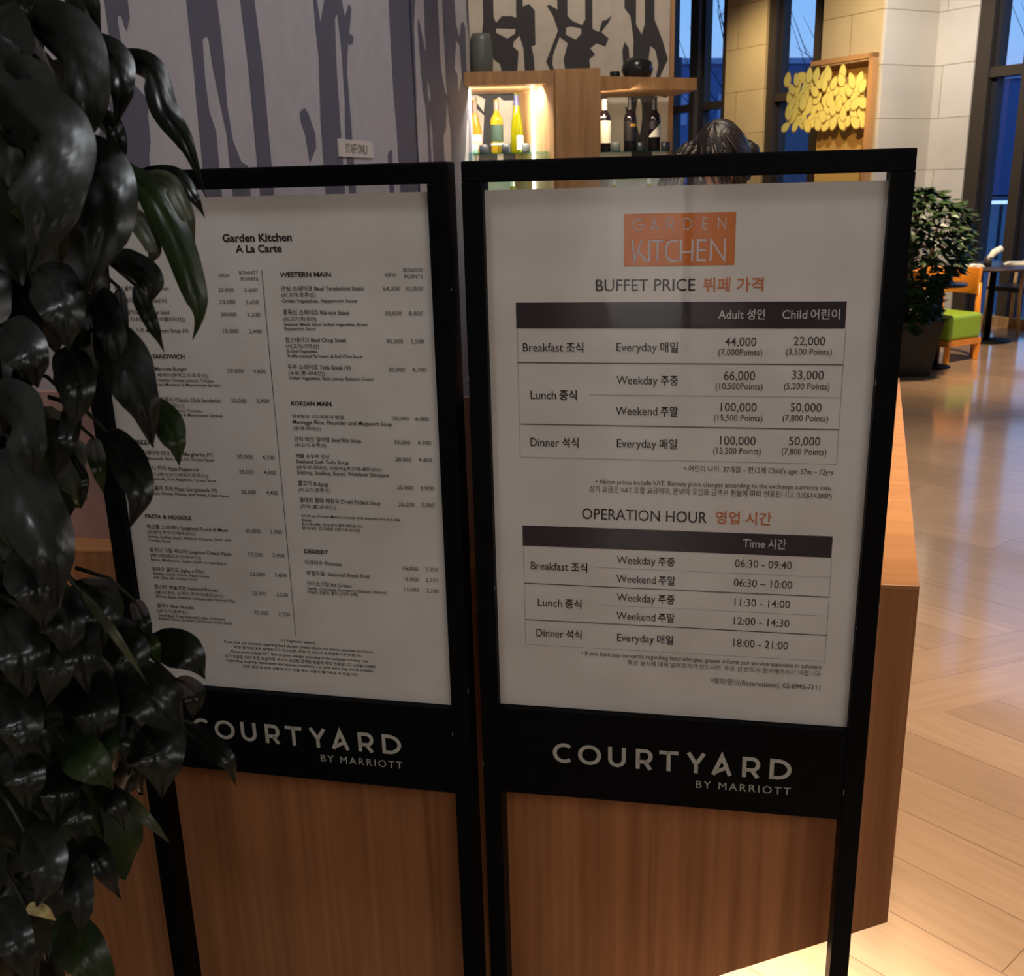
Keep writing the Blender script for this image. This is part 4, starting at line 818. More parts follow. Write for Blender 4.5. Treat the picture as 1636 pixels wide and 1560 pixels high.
def print_shapes(mb, shapes, place, mids, cuts=()):
    """fill outlines, cut along lines so that they follow a curved wall"""
    for k, pts in shapes:
        bm = bmesh.new()
        vs = [bm.verts.new((x, z, 0)) for x, z in pts]
        es = [bm.edges.new((vs[i], vs[(i + 1) % len(vs)])) for i in range(len(vs))]
        bmesh.ops.triangle_fill(bm, use_beauty=True, use_dissolve=False, edges=es)
        for c in cuts:
            bmesh.ops.bisect_plane(bm, geom=bm.verts[:] + bm.edges[:] + bm.faces[:], plane_co=(c, 0, 0), plane_no=(1, 0, 0))
        bm.verts.index_update()
        out = {'d': .0015, 's': .0025, 'l': .003}[k]
        mb.add([place(v.co.x, v.co.y, out) for v in bm.verts], [[v.index for v in f.verts] for f in bm.faces], mids[k])
        bm.free()


trunks = list(MURAL)
rr = random.Random(3)
for i in range(14):                                      # the print goes on along the wall behind the plant
    s0 = -.75 - i * .5 + rr.uniform(-.1, .1); w = rr.uniform(.07, .16)
    trunks.append(('d', [(s0, .02), (s0 + w * 1.2, .02), (s0 + w, 1.5), (s0 + w * 1.1, 4.2), (s0 + w * .2, 4.2), (s0 - .02, 1.4)]))
print_shapes(wl_, trunks, lambda s, z, o: wall_pt(s, z, o), {'d': 1, 's': 2, 'l': 0}, [WS1 + WR * math.radians(5 * i) for i in range(0, 12)])
structure(wl_.build('wall_left', [M['mural_light'], M['mural_dark'], M['mural_seam']]))

# small white plate on the mural wall
sg = MB()
q = [wall_pt(1.705, z, o) for o in (.002, .008) for z in (1.7325, 1.7985)] + [wall_pt(2.09, z, o) for o in (.002, .008) for z in (1.7325, 1.7985)]
sg.add(q, [(0, 1, 5, 4), (2, 6, 7, 3), (0, 2, 3, 1), (4, 5, 7, 6), (1, 3, 7, 5), (0, 4, 6, 2)], 0)
gv, gf, gx, gw = glyphs('STAFF ONLY', .004)
sg.add([wall_pt(1.772 + (p.x - gx) * .252 / gw, 1.747 + p.y * .036 / .69, .0095) for p in gv], gf, 1)
tag(sg.build('wall_sign', [M['sign_plate'], M['sign_ink']]), 'small white plate lettered STAFF ONLY fixed to the grey tree mural wall', 'sign')

# second mural wall, behind the wine shelf
fw = MB().box((-1.0, 6.88, 2.25), (4.08, .16, 4.5))
print_shapes(fw, FAR_MURAL, lambda x, z, o: Vector((x, 6.8 - o, z)), {'d': 1, 'l': 0})
structure(fw.build('wall_far', [M['far_light'], M['far_dark']]))
structure(MB().box((1.052, 6.86, 2.25), (.024, .2, 4.5)).build('trim_1', M['oak']))
structure(MB().prism([(1.02, 6.97), (1.06, 6.97), (2.1, 18.4), (2.0, 18.4)], 0, 4.5).build('wall_side', M['plaster']))
structure(MB().box((-1.35, -4.72, 2.24), (.56, .16, 4.46)).build('reflection_slab', M['stone_cream']))  # added unseen pale slab, there to be mirrored in the poster acrylic
structure(MB().box((-3.0, 6.2, 2.25), (.1, 1.5, 4.5)).build('wall_end', M['plaster']))

# ---------------------------------------------------------------- window front: s runs away from the corner frame, o outwards
WB = Vector((5.197, 11.536, 0)); WT = math.radians(-62)
DW = Vector((-math.cos(WT), -math.sin(WT), 0)); NW = Vector((-math.sin(WT), math.cos(WT), 0))
RZW = math.atan2(DW.y, DW.x)


def wp(s, o=0.0, z=0.0):
    p = WB + DW * s + NW * o
    return Vector((p.x, p.y, z))


def wbox(mb, s0, s1, o0, o1, z0, z1, mi=0):
    """box in window-front coordinates, kept local: x = s, y = -o"""
    return mb.box(((s0 + s1) / 2, -(o0 + o1) / 2, (z0 + z1) / 2), (abs(s1 - s0), abs(o1 - o0), z1 - z0), mi)


def wobj(mb, name, mats, parent=None):
    o = mb.build(name, mats, parent)
    if parent is None:
        o.location = WB; o.rotation_euler = (0, 0, RZW)
    return o


def window(n, s0, s1, mull=(), left=.12, rightw=.12, inner_dark=True):
    fr = MB()
    wbox(fr, s0, s0 + rightw, -.10, .10, 0, 4.5, 0); wbox(fr, s1 - left, s1, -.10, .10, 0, 4.5, 0)
    for a, b in mull: wbox(fr, a, b, -.10, .10, 0, 4.5, 0)
    wbox(fr, s0, s1, -.08, .10, 2.55, 2.65, 0); wbox(fr, s0, s1, -.10, .10, 0, .09, 0); wbox(fr, s0, s1, -.10, .10, 4.4, 4.5, 0)
    wbox(fr, s1 - left - .05, s1 - left, -.02, .10, .09, 4.4, 1)
    for a, b in mull: wbox(fr, a - .05, a, -.02, .10, .09, 4.4, 1)
    o = structure(wobj(fr, 'window_%d' % n, [M['bronze'], M['dark_frame']]))
    g = MB(); wbox(g, s0 + .02, s1 - .02, .03, .036, .05, 4.45)
    wobj(g, 'pane', M['window_glass'], o)


window(1, 4.20, 6.4, [(4.86, 5.05), (5.62, 5.74)])
window(2, 2.45, 3.40, left=.14)
window(3, -2.1, .165, [(-.52, -.40)], left=.17)
for k in range(2):
    window(4 + k, -2.1 - 2.2 * (k + 1), -2.1 - 2.2 * k, [(-3.25 - 2.2 * k, -3.15 - 2.2 * k)])
p1 = MB(); wbox(p1, 3.40, 4.20, -.14, .14, 0, 4.5); structure(wobj(p1, 'wall_pier', M['stone_amber_lit']))
p2 = MB(); wbox(p2, .67, 2.45, -.92, .2, 0, 4.5)
p2.v = [(min(x, 1.58) if y > .5 else x, y, z) for x, y, z in p2.v]
structure(wobj(p2, 'pillar', [M['stone_cream']]))
p3 = MB(); wbox(p3, 1.0 - .30, 1.56, -.945, -.925, 0, 4.5); structure(wobj(p3, 'wall_cladding', M['stone_amber_lit']))
p4 = MB(); wbox(p4, .165, .67, -.12, .14, 0, 4.5); structure(wobj(p4, 'wall_right', M['stone_cream']))
p5 = MB(); wbox(p5, -17.2, -6.5, -.10, .10, 0, 4.5); structure(wobj(p5, 'wall_front', M['stone_cream']))
b1 = MB(); wbox(b1, -15, .16, -.16, -.10, 0, .10); structure(wobj(b1, 'baseboard_right', M['oak']))

# ================================================================ outside the windows
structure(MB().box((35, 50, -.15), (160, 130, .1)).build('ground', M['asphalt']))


def building(name, c, d, rz, label, wins):
    r = thing(name, (c[0], c[1], 0), rz, label, 'building')
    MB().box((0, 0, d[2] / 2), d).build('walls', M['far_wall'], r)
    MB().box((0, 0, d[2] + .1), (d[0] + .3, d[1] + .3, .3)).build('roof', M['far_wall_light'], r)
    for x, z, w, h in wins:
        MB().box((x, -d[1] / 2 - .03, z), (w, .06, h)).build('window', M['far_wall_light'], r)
    return r


building('office_building', (14.5, 66, 0), (16, 10, 7.6), .2, 'low blue office block seen through the windows above the person', [(x, z, 1.2, 1.6) for x in (-6, -3, 0, 3, 6) for z in (2.2, 5.2)])
building('shop_building', (44, 72, 0), (30, 12, 7.3), -.5, 'long dark blue building seen through the window right of the pale pillar', [(x, z, 1.6, 1.4) for x in (-11, -7, -3, 1, 5, 9) for z in (2.0, 5.0)])


def bare_tree(loc, h, seed, label):
    r = thing('bare_tree', loc, 0, label, 'tree', 'bare trees outside the windows')
    t = MB(); rg = random.Random(seed)
    t.tube([(0, 0, -.1), (rg.uniform(-.1, .1), 0, h * .4), (rg.uniform(-.2, .2), 0, h)], [.06, .04, .012])
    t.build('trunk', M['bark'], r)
    b = MB()
    for i in range(11):
        z = h * rg.uniform(.3, .95); a = rg.uniform(0, 6.28); L = h * rg.uniform(.15, .4)
        p0 = Vector((0, 0, z)); p1 = p0 + Vector((math.cos(a) * L * .5, math.sin(a) * L * .5, L * .5)); p2 = p1 + Vector((math.cos(a + .4) * L * .3, math.sin(a + .4) * L * .3, L * .5))
        b.tube([p0, p1, p2], [.016, .010, .004], n=5)
        for j in range(3):
            q0 = p0.lerp(p1, rg.uniform(.4, 1)); q1 = q0 + Vector((rg.uniform(-.4, .4), rg.uniform(-.4, .4), rg.uniform(.2, .7)))
            b.tube([q0, q1], [.007, .003], n=4)
    b.build('branches', M['bark'], r)


bare_tree((5.6, 27.5, 0), 6.2, 1, 'bare winter tree outside the narrow window beside the mural')
bare_tree((7.9, 24.0, 0), 6.6, 2, 'bare winter tree outside the window between the amber lit stone panels')
bare_tree((13.6, 25.5, 0), 6.4, 5, 'bare winter tree outside the window at the right edge')
sl = thing('street_lamp', (4.62, 28.5, 0), 0, 'dark street lamp post seen through the window nearest the mural', 'street lamp')
MB().tube([(0, 0, -.1), (0, 0, 4.6)], .07).build('pole', M['bark'], sl)
MB().beam((0, 0, 4.5), (-.75, 0, 4.5), .12, .10).build('arm', M['bark'], sl)
bl = thing('bollard_light', (9.5, 20.2, 0), -.5, 'low blue glowing light bar outside the right window', 'outdoor light')
MB().box((0, 0, .5), (.06, .06, 1.1)).build('post', M['bark'], bl)
MB().box((0, -.05, 1.02), (.50, .05, .06)).build('light_bar', M['road_light'], bl)

# ================================================================ leaf screen in front of the amber lit stone
sc = thing('leaf_screen', WB, RZW, 'tall wood framed glass screen with gold leaf pattern before the amber lit stone', 'screen')
f_ = MB(); wbox(f_, .66, .72, -1.08, -1.0, 0, 2.84); wbox(f_, .66, 1.58, -1.08, -1.0, 2.79, 2.84); wbox(f_, .66, 2.06, -1.08, -1.0, 0, .08)
wobj(f_, 'frame', M['frame_wood'], sc)
g2 = MB(); wbox(g2, .72, 2.0, -1.045, -1.037, .08, 2.79); wobj(g2, 'glass', M['gold_pane'], sc)
lf = MB(); rg = random.Random(11)
row = 0
z = 2.17
while z < 2.75:
    x = .77 + (row % 2) * .05
    while x < 1.97:
        if rg.random() < .95 - max(0, z - 2.55) * 2.2 * (1 if x < 1.05 else .2):
            L, w = rg.uniform(.135, .175), rg.uniform(.040, .052); a = rg.uniform(-1.1, 1.1) + math.pi / 2
            cx, cz = x + rg.uniform(-.025, .025), z + rg.uniform(-.02, .02)
            yy = 1.048 + rg.uniform(0, .028)
            for k, (mi, dy) in ((1.0, (0, .003)), (1.16, (1, 0))):
                vs = []
                for i in range(14):
                    t = i / 14 * 2 * math.pi
                    lx = math.cos(t) * L / 2 * k; ly = math.sin(t) * abs(math.sin(t)) ** .25 * w * (1 - .25 * math.cos(t)) * k
                    vs.append((cx + lx * math.cos(a) - ly * math.sin(a), cz + lx * math.sin(a) + ly * math.cos(a)))
                n = len(vs)
                lf.add([(p, yy + dy, q) for p, q in vs] + [(p, yy + dy + .002, q) for p, q in vs], [list(range(n)), [n + i for i in range(n)][::-1]] + [(i, (i + 1) % n, n + (i + 1) % n, n + i) for i in range(n)], mi)
        x += .105
    z += .085; row += 1
wobj(lf, 'leaf_pattern', [M['gold_leaf'], M['gold_edge']], sc)

# ================================================================ wine display shelf
ws = thing('wine_shelf', (0, 0, 0), 0, 'oak wine display shelf with lit compartments standing before the tree mural', 'shelf')
MB().box((.422, 6.35, 1.105), (.25, .62, 2.21)).build('upright', M['oak'], ws)
MB().prism([(.297, 6.06), (.297, 6.66), (.27, 6.70), (.085, 6.76), (.075, 6.74), (.285, 6.05)], 0, 2.14).build('side_panel', M['oak'], ws)
MB().box((.02, 6.38, 2.175), (.56, .60, .07)).build('shelf_board', M['oak'], ws)
tp = [(.545, 6.07), (1.15, 6.33), (1.06, 6.72), (.545, 6.72)]
MB().prism(tp, 2.105, 2.17).build('shelf_board', M['oak'], ws)
MB().prism([(1.135, 6.30), (1.165, 6.31), (1.150, 6.37), (1.12, 6.36)], 0, 2.168).build('post', M['dark_frame'], ws)
MB().box((.02, 6.40, 1.779), (.53, .54, .010)).build('glass_shelf', M['shelf_glass'], ws)
MB().prism([(.55, 6.12), (1.12, 6.36), (1.05, 6.70), (.55, 6.70)], 1.766, 1.776).build('glass_shelf', M['shelf_glass'], ws)
MB().box((.02, 6.40, 1.345), (.53, .54, .010)).build('glass_shelf', M['shelf_glass'], ws)
MB().prism([(.55, 6.12), (1.12, 6.36), (1.05, 6.70), (.55, 6.70)], 1.335, 1.345).build('glass_shelf', M['shelf_glass'], ws)
MB().prism([(-.24, 6.1), (.29, 6.1), (.29, 6.7), (-.24, 6.7)], .0, .9).build('base_cabinet', M['oak'], ws)
MB().prism([(.55, 6.1), (1.12, 6.35), (1.04, 6.7), (.55, 6.7)], .0, .9).build('base_cabinet', M['oak'], ws)
MB().box((.185, 6.395, 1.62), (.022, .03, 1.02), rz=-.25).build('light_strip', M['led'], ws)
MB().box((-.222, 6.36, 1.62), (.012, .03, 1.02)).build('light_strip', M['led'], ws)
lamp('shelf_strip_light', 'AREA', (.02, 6.2, 2.12), (.02, 6.6, 1.6), 9, (1, .92, .78), sx=.4, sy=.04)
lamp('shelf_strip_light', 'AREA', (-.20, 6.35, 1.8), (.2, 6.6, 1.8), 4.5, (1, .95, .85), sx=.04, sy=.6)
lamp('shelf_strip_light', 'AREA', (.62, 6.2, 2.09), (.85, 6.5, 1.6), 2.6, (1, .84, .62), sx=.3, sy=.04)

BORDEAUX = [(.0, 0), (.034, 0), (.0375, .004), (.0375, .185), (.034, .205), (.020, .225), (.0145, .24), (.0140, .295), (.0155, .297), (.0155, .305), (.0, .305)]
BURGUNDY = [(.0, 0), (.037, 0), (.041, .005), (.041, .11), (.036, .15), (.024, .20), (.0150, .235), (.0140, .295), (.0155, .297), (.0155, .305), (0, .305)]
FLUTE = [(.0, 0), (.034, 0), (.0375, .005), (.0375, .12), (.031, .18), (.022, .24), (.0148, .29), (.0140, .33), (.0155, .332), (.0155, .34), (0, .34)]


def radius_at(prof, z):
    for (r0, z0), (r1, z1) in zip(prof[1:-2], prof[2:-1]):
        if z0 <= z <= z1 and z1 > z0: return r0 + (r1 - r0) * (z - z0) / (z1 - z0)
    return .0375


def bottle(loc, prof, glass, cap, capz, labels, label, group):
    r = thing('wine_bottle', loc, 0, label, 'bottle', group)
    MB().lathe(prof, n=20).build('glass_body', M[glass], r)
    top = prof[-1][1]
    zs = [capz + (top - capz) * i / 5 for i in range(6)]
    MB().lathe([(radius_at(prof, min(z, top - .012)) + .0012, z) for z in zs] + [(.0, top + .001)], n=16).build('capsule', M[cap], r)
    for mt, z0, z1, a0, a1 in labels:
        zz = [z0 + (z1 - z0) * i / 4 for i in range(5)]
        MB().lathe([(radius_at(prof, z) + .0010, z) for z in zz], n=16, a0=math.radians(a0), a1=math.radians(a1)).build('label', M[mt], r)
    return r


GL, GR = 'bottles in the lit left compartment', 'bottles in the right compartment'
ZL, ZR = 1.784, 1.7765
bottle((-.165, 6.45, ZL), BURGUNDY, 'wine_gold', 'cap_brown', .235, [('label_pink', .035, .075, -175, -5), ('label_blue', .075, .10, -175, -5), ('label_pink', .10, .112, -175, -5)], 'golden wine bottle with pink and blue label, leftmost in the lit compartment', GL)
bottle((-.035, 6.45, ZL), BORDEAUX, 'wine_straw', 'cap_brown', .245, [('label_green', .07, .165, -170, -10), ('label_white', .05, .06, -170, -10)], 'straw yellow wine bottle with dark green label between two others', GL)
bottle((.085, 6.45, ZL), FLUTE, 'wine_green', 'cap_navy', .27, [('label_white', .02, .10, -95, -20)], 'slender yellow green wine bottle beside the bright light strip', GL)
bottle((.60, 6.38, ZR), BORDEAUX, 'wine_dark', 'cap_white', .235, [('label_cream', .05, .175, -175, -5), ('label_white', .19, .2, -175, -95)], 'dark wine bottle with large cream label next to the oak upright', GR)
bottle((.757, 6.42, ZR), BORDEAUX, 'wine_dark', 'cap_dark', .235, [('label_black', .06, .17, -175, -5), ('label_gold', .14, .155, -95, -25)], 'dark wine bottle with black label and small gold mark', GR)
bb = bottle((.905, 6.46, ZR), BORDEAUX, 'wine_dark', 'cap_dark', .235, [('label_black', .125, .17, -175, -5)], 'dark wine bottle with slanted white label nearest the window', GR)
sv = []
for i in range(13):
    a = math.radians(-150 + i * 10.5); r_ = .0386; zt_ = .085 + (.165 - .085) * i / 12
    sv += [(r_ * math.cos(a), r_ * math.sin(a), .08), (r_ * math.cos(a), r_ * math.sin(a), zt_)]
MB().add(sv, [(2 * i, 2 * i + 2, 2 * i + 3, 2 * i + 1) for i in range(12)], 0, True).build('label', M['label_white'], bb)
# the row below, glimpsed through the slit over the poster
low = bottle((-.13, 6.42, 1.3505), BORDEAUX, 'wine_straw', 'cap_white', .245, [('label_white', .06, .17, -175, -5)], 'yellow wine bottle on the lower glass shelf behind the price sign, left one', 'bottles on the lower glass shelf')
for x, y, z, lb in ((.05, 6.42, 1.3505, 'yellow wine bottle on the lower glass shelf beside the light strip'),
                    (.66, 6.40, 1.3455, 'yellow wine bottle on the lower right glass shelf beside the upright'),
                    (.88, 6.46, 1.3455, 'yellow wine bottle on the lower right glass shelf near the window')):
    c = copy_tree(low); c.location = (x, y, z); c['label'] = lb


def holder(loc, matn, label):
    r = thing('candle_holder', loc, 0, label, 'candle holder', 'small candle holders between the bottles')
    MB().lathe([(0, 0), (.024, 0), (.027, .004), (.027, .05), (.023, .052), (.022, .012), (0, .012)], n=16).build('cup', M[matn], r)
    MB().lathe([(0, .013), (.019, .013), (.019, .028), (0, .028)], n=14).build('candle', M['linen'], r)


holder((-.115, 6.36, ZL), 'holder_dark', 'dark glass candle holder between the golden and straw yellow bottles')
holder((.015, 6.36, ZL), 'holder_dark', 'dark glass candle holder between the straw yellow and slender green bottles')
holder((.135, 6.34, ZL), 'holder_grey', 'grey glass candle holder right of the slender green bottle')
holder((-.175, 6.34, ZL), 'holder_green', 'pale green candle holder in front of the golden bottle')
holder((.665, 6.36, ZR), 'holder_grey', 'grey glass candle holder right of the cream labelled bottle')
holder((.82, 6.42, ZR), 'holder_dark', 'dark glass candle holder between the two black labelled bottles')
holder((.975, 6.46, ZR), 'holder_dark', 'dark glass candle holder at the window end of the shelf')

v_ = MB().lathe([(0, 0), (.06, 0), (.066, .01), (.07, .12), (.062, .20), (.052, .235), (.048, .235), (.056, .2), (.06, .12), (.055, .02), (0, .02)], n=24)
o = v_.build('vase', M['vase_glass']); o.location = (-.115, 6.42, 2.2105); tag(o, 'grey green glass vase on top of the shelf beside the mural edge', 'vase')
o = MB().lathe([(0, 0), (.05, 0), (.080, .025), (.094, .062), (.084, .102), (.05, .128), (.02, .136), (0, .136)], n=28).build('round_jar', M['dark_glaze']); o.location = (.80, 6.45, 2.1705); tag(o, 'round dark glazed jar on top of the right shelf board', 'jar')
o = MB().lathe([(0, 0), (.028, 0), (.03, .05), (.026, .055), (.025, .01), (0, .01)], n=18).build('small_cup', M['dark_glaze']); o.location = (.665, 6.42, 2.1705); tag(o, 'small dark cup beside the round jar on the shelf top', 'cup')

# ================================================================ reception desk
EYEV = Vector((0, 0, EYE))
KN = .942                                                # the stands, the desk and the plant are modelled a touch large; this is their true size


def near(o):
    o.scale = (KN, KN, KN); o.location = EYEV + (o.location - EYEV) * KN
    return o


LOW = EYE - EYE / KN                                      # floor level in their own measure
DA = math.radians(-11.0725)
dd = Vector((math.cos(DA), math.sin(DA), 0)); dn = Vector((-dd.y, dd.x, 0))
FR = Vector((.683, 1.598, 0))
desk = thing('reception_desk', FR, DA, 'walnut reception counter with a bright wooden top behind the two sign stands', 'desk')
# local: x along the front (0 at the right corner), y away from the viewer


def dl(x, y):
    p = Vector((x, y, 0)) - FR
    return (p.dot(dd), p.dot(dn))


FLx = -1.953
TOPZ = .95
top_poly = [dl(*p) for p in ((FR.x, FR.y), (1.328, 3.431), (.97, 3.557), (.468, 2.129))] + [dl(-1.146, 2.304), (FLx, 0)]
MB().prism(top_poly, TOPZ - .008, TOPZ).build('counter_top', M['desk_top'], desk, bevel=.0015)
fp = [(0, TOPZ - .0081), (0, .272), (-.302, .107), (-.52, LOW + .001), (FLx, LOW + .001), (FLx, TOPZ - .0081)]
n = len(fp)
MB().add([(x, 0, z) for x, z in fp] + [(x, .03, z) for x, z in fp], [list(range(n)), [n + i for i in range(n)][::-1]] + [(i, n + i, n + (i + 1) % n, (i + 1) % n) for i in range(n)]).build('front_panel', M['desk_wood'], desk)
e0, e1 = top_poly[0], top_poly[1]
MB().prism([(e0[0] - .001, .031), (e1[0], e1[1]), (e1[0] - .03, e1[1] + .01), (e0[0] - .03, .04)], 272e-3, TOPZ - .0081).build('side_panel', M['desk_wood'], desk)
i0, i1 = top_poly[3], top_poly[2]
MB().prism([(i0[0], i0[1]), (i1[0], i1[1]), (i1[0] + .03, i1[1] - .01), (i0[0] + .03, i0[1] - .01)], LOW + .001, TOPZ - .0081).build('inner_panel', M['desk_wood'], desk)
MB().prism([(i0[0], i0[1] - .01), (i0[0], i0[1] - .04), (top_poly[4][0], top_poly[4][1] - .04), (top_poly[4][0], top_poly[4][1] - .01)], LOW + .001, TOPZ - .0081).build('inner_panel', M['desk_wood'], desk)
xs = dl(.18, 1.70)[0]
MB().box(((FLx + .06 + xs) / 2, .071, TOPZ + .1501), (xs - FLx - .06, .02, .30)).build('back_screen', M['screen_panel'], desk)
MB().box((-.19, .05, .24), (.30, .03, .012)).build('light_strip', M['led'], desk)
near(desk)
lamp('desk_glow', 'AREA', tuple(FR * KN + dd * -.26 + dn * .20 + Vector((0, 0, .34))), tuple(FR * KN + dd * -.26 + dn * .12), 12, (1, .92, .76), sx=.5, sy=.10)

# ================================================================ the two sign stands
W, PT, PD = .664, .0322, .05
ZT, ZP, ZB = 1.6527, .7275, .5477


def sign_stand(s, loc, yaw, label):
    r = thing('sign_stand', loc, yaw, label, 'sign stand', 'twin poster stands')
    x0, x1 = -W / 2, W / 2
    for x in (x0 + PT / 2, x1 - PT / 2):
        p = MB().box((x, PD / 2, (ZT - PT + .012 + LOW) / 2), (PT, PD, ZT - PT - .012 - LOW))
        rg = random.Random(int(x * 1000) + s * 7)
        for k in range(4):                                # chips in the paint along the edges
            zc = rg.uniform(.5, 1.6); e = rg.choice((-1, 1))
            p.box((x + e * PT / 2, 0, zc), (.0016, .0016, rg.uniform(.003, .012)), 1)
        p.build('post', [M['black_metal'], M['bare_metal']], r, bevel=.0012)
    MB().box((0, PD / 2, ZT - PT / 2), (W, PD, PT)).build('top_rail', M['black_metal'], r, bevel=.0025)
    for x in (x0 + PT / 2, x1 - PT / 2):
        MB().box((x, PD / 2 - .06, LOW + .0062), (.034, .20, .0118)).build('foot', M['black_metal'], r)
    # brand panel with its lettering
    bp = MB().box((0, .012, (ZP - .008 + ZB) / 2), (W - 2 * PT, .018, ZP - .008 - ZB))
    yl = .0022
    pen_word(bp, COURTYARD, x0 + .129 - (.0125 if s else 0), x0 + .544 - (.0115 if s else 0), .6175, .0400, .0070, 1, yl)
    put_text(bp, 'BY MARRIOTT', x0 + .383 - (.010 if s else 0), x0 + .5445 - (.0118 if s else 0), .5889, .0143, 1, .0, yl, 1.28)
    bp.build('brand_panel', [M['black_metal'], M['silver_letter']], r)
    # poster between clear sheets
    py = .016
    pw = W - 2 * PT
    zt = 1.609
    po = MB().box((0, py + .0015, (zt + ZP - .007) / 2), (pw - .001, .002, zt - ZP + .007), 0)
    mats = [M['paper'], M['ink'], M['ink_grey'], M['ink_orange'], M['ink_white'], M['table_bar'], M['rule_dark'], M['rule_light'], M['logo_orange']]
    ty = py - .0002
    def rule(mb, u0, v0, u1, v1, mi): mb.add([(x0 + u0 / 1000, ty + .0001, v0 / 1000), (x0 + u1 / 1000, ty + .0001, v0 / 1000), (x0 + u1 / 1000, ty + .0001, v1 / 1000), (x0 + u0 / 1000, ty + .0001, v1 / 1000)], [(0, 1, 2, 3)], mi)
    pt_, ht_ = MB(), MB()
    for s_, txt, u0, u1, v, h, st in TEXT:
        if s_ != s or txt in ('GARDEN', 'KITCHEN', 'COURTYARD', 'BY MARRIOTT'): continue
        mi, wgt = {'n': (2, .004), 'k': (1, .004), 'm': (1, .010), 'b': (1, .028), 'ob': (3, .013), 'w': (4, .004)}[st]
        dst = po
        if s == 0 and 1170 < v < 1420: dst = pt_
        if s == 0 and 835 < v < 1050: dst = ht_
        if s == 0 and st in 'kw' and ' ' in txt and any(ord(c) > 0x3000 for c in txt):
            # latin word in regular weight, korean word bold
            a, b = txt.split(' ')
            wa, wb = glyphs(a, .004)[3], glyphs(b, .015)[3] * .92
            k = (u1 - u0) / (wa + wb + .28)
            put_text(dst, a, (x0 * 1000 + u0) / 1000, (x0 * 1000 + u0 + wa * k) / 1000, v / 1000, h / 1000, mi, .004, ty)
            vs, fs, g0, gw = glyphs(b, .015)
            ub = u1 - wb * k
            sz_ = h / 1000 / .69 * .92
            dst.add([(x0 + ub / 1000 + (p.x - g0) * (wb * k) / 1000 / gw, ty, v / 1000 + p.y * sz_) for p in vs], fs, mi)
        else:
            put_text(dst, txt, x0 + u0 / 1000, x0 + u1 / 1000, v / 1000, h / 1000, mi, wgt, ty)
    if s == 1:
        rule(po, 338.4, 838, 339.6, 1492, 6)
    pob = po.build('poster', mats, r)
    if s == 0:
        lg = MB(); rule(lg, 249.2, 1491, 416.5, 1569, 8)
        pen_word(lg, GARDEN, x0 + .2624, x0 + .4024, 1.5440, .0176, .0017, 4, ty - .0003)
        pen_word(lg, KITCHEN, x0 + .2626, x0 + .4029, 1.4972, .0330, .0030, 4, ty - .0003)
        lg.build('logo_plate', mats, pob)
        rule(pt_, 78, 1395, 584, 1436, 5); rule(pt_, 78, 1339, 585, 1340.6, 6); rule(pt_, 79.5, 1237, 585.5, 1238.6, 6)
        rule(pt_, 196, 1288, 584, 1289, 7); rule(pt_, 79, 1181, 586, 1182, 7); rule(pt_, 79, 1181, 79.8, 1395, 7); rule(pt_, 584.8, 1181, 585.6, 1395, 7)
        pt_.build('price_table', mats, pob)
        rule(ht_, 80.5, 1025, 587, 1061.5, 5); rule(ht_, 81, 955.3, 587.5, 956.9, 6); rule(ht_, 81.5, 887.2, 587.8, 888.8, 6)
        rule(ht_, 205, 990.4, 588, 991.2, 7); rule(ht_, 205, 922, 588, 922.8, 7); rule(ht_, 81, 840, 588.5, 840.9, 7); rule(ht_, 81, 840, 81.8, 1025, 7); rule(ht_, 587.5, 840, 588.3, 1025, 7)
        ht_.build('hours_table', mats, pob)
    MB().box((0, .0125, (ZT - PT + ZP - .007) / 2), (pw - .0008, .002, ZT - PT - ZP + .006)).build('acrylic_cover', M['acrylic'], r)
    MB().box((0, .0215, (ZT - PT + ZP - .007) / 2), (pw - .0008, .003, ZT - PT - ZP + .006)).build('acrylic_backing', M['acrylic'], r)
    return near(r)


sign_stand(0, (.26001, 1.57993, 0), -.1902, 'black poster stand showing buffet prices and operation hours under an orange logo')
sign_stand(1, (-.41151, 1.69707, 0), -.2114, 'black poster stand showing the a la carte menu, partly behind leaves')

# ================================================================ big leafy plant on the left
PLX, PLY = -.78, 1.12
pl = thing('climbing_plant', (PLX, PLY, 0), 0, 'tall dark leafy climbing plant hanging in front of the menu stand', 'plant')


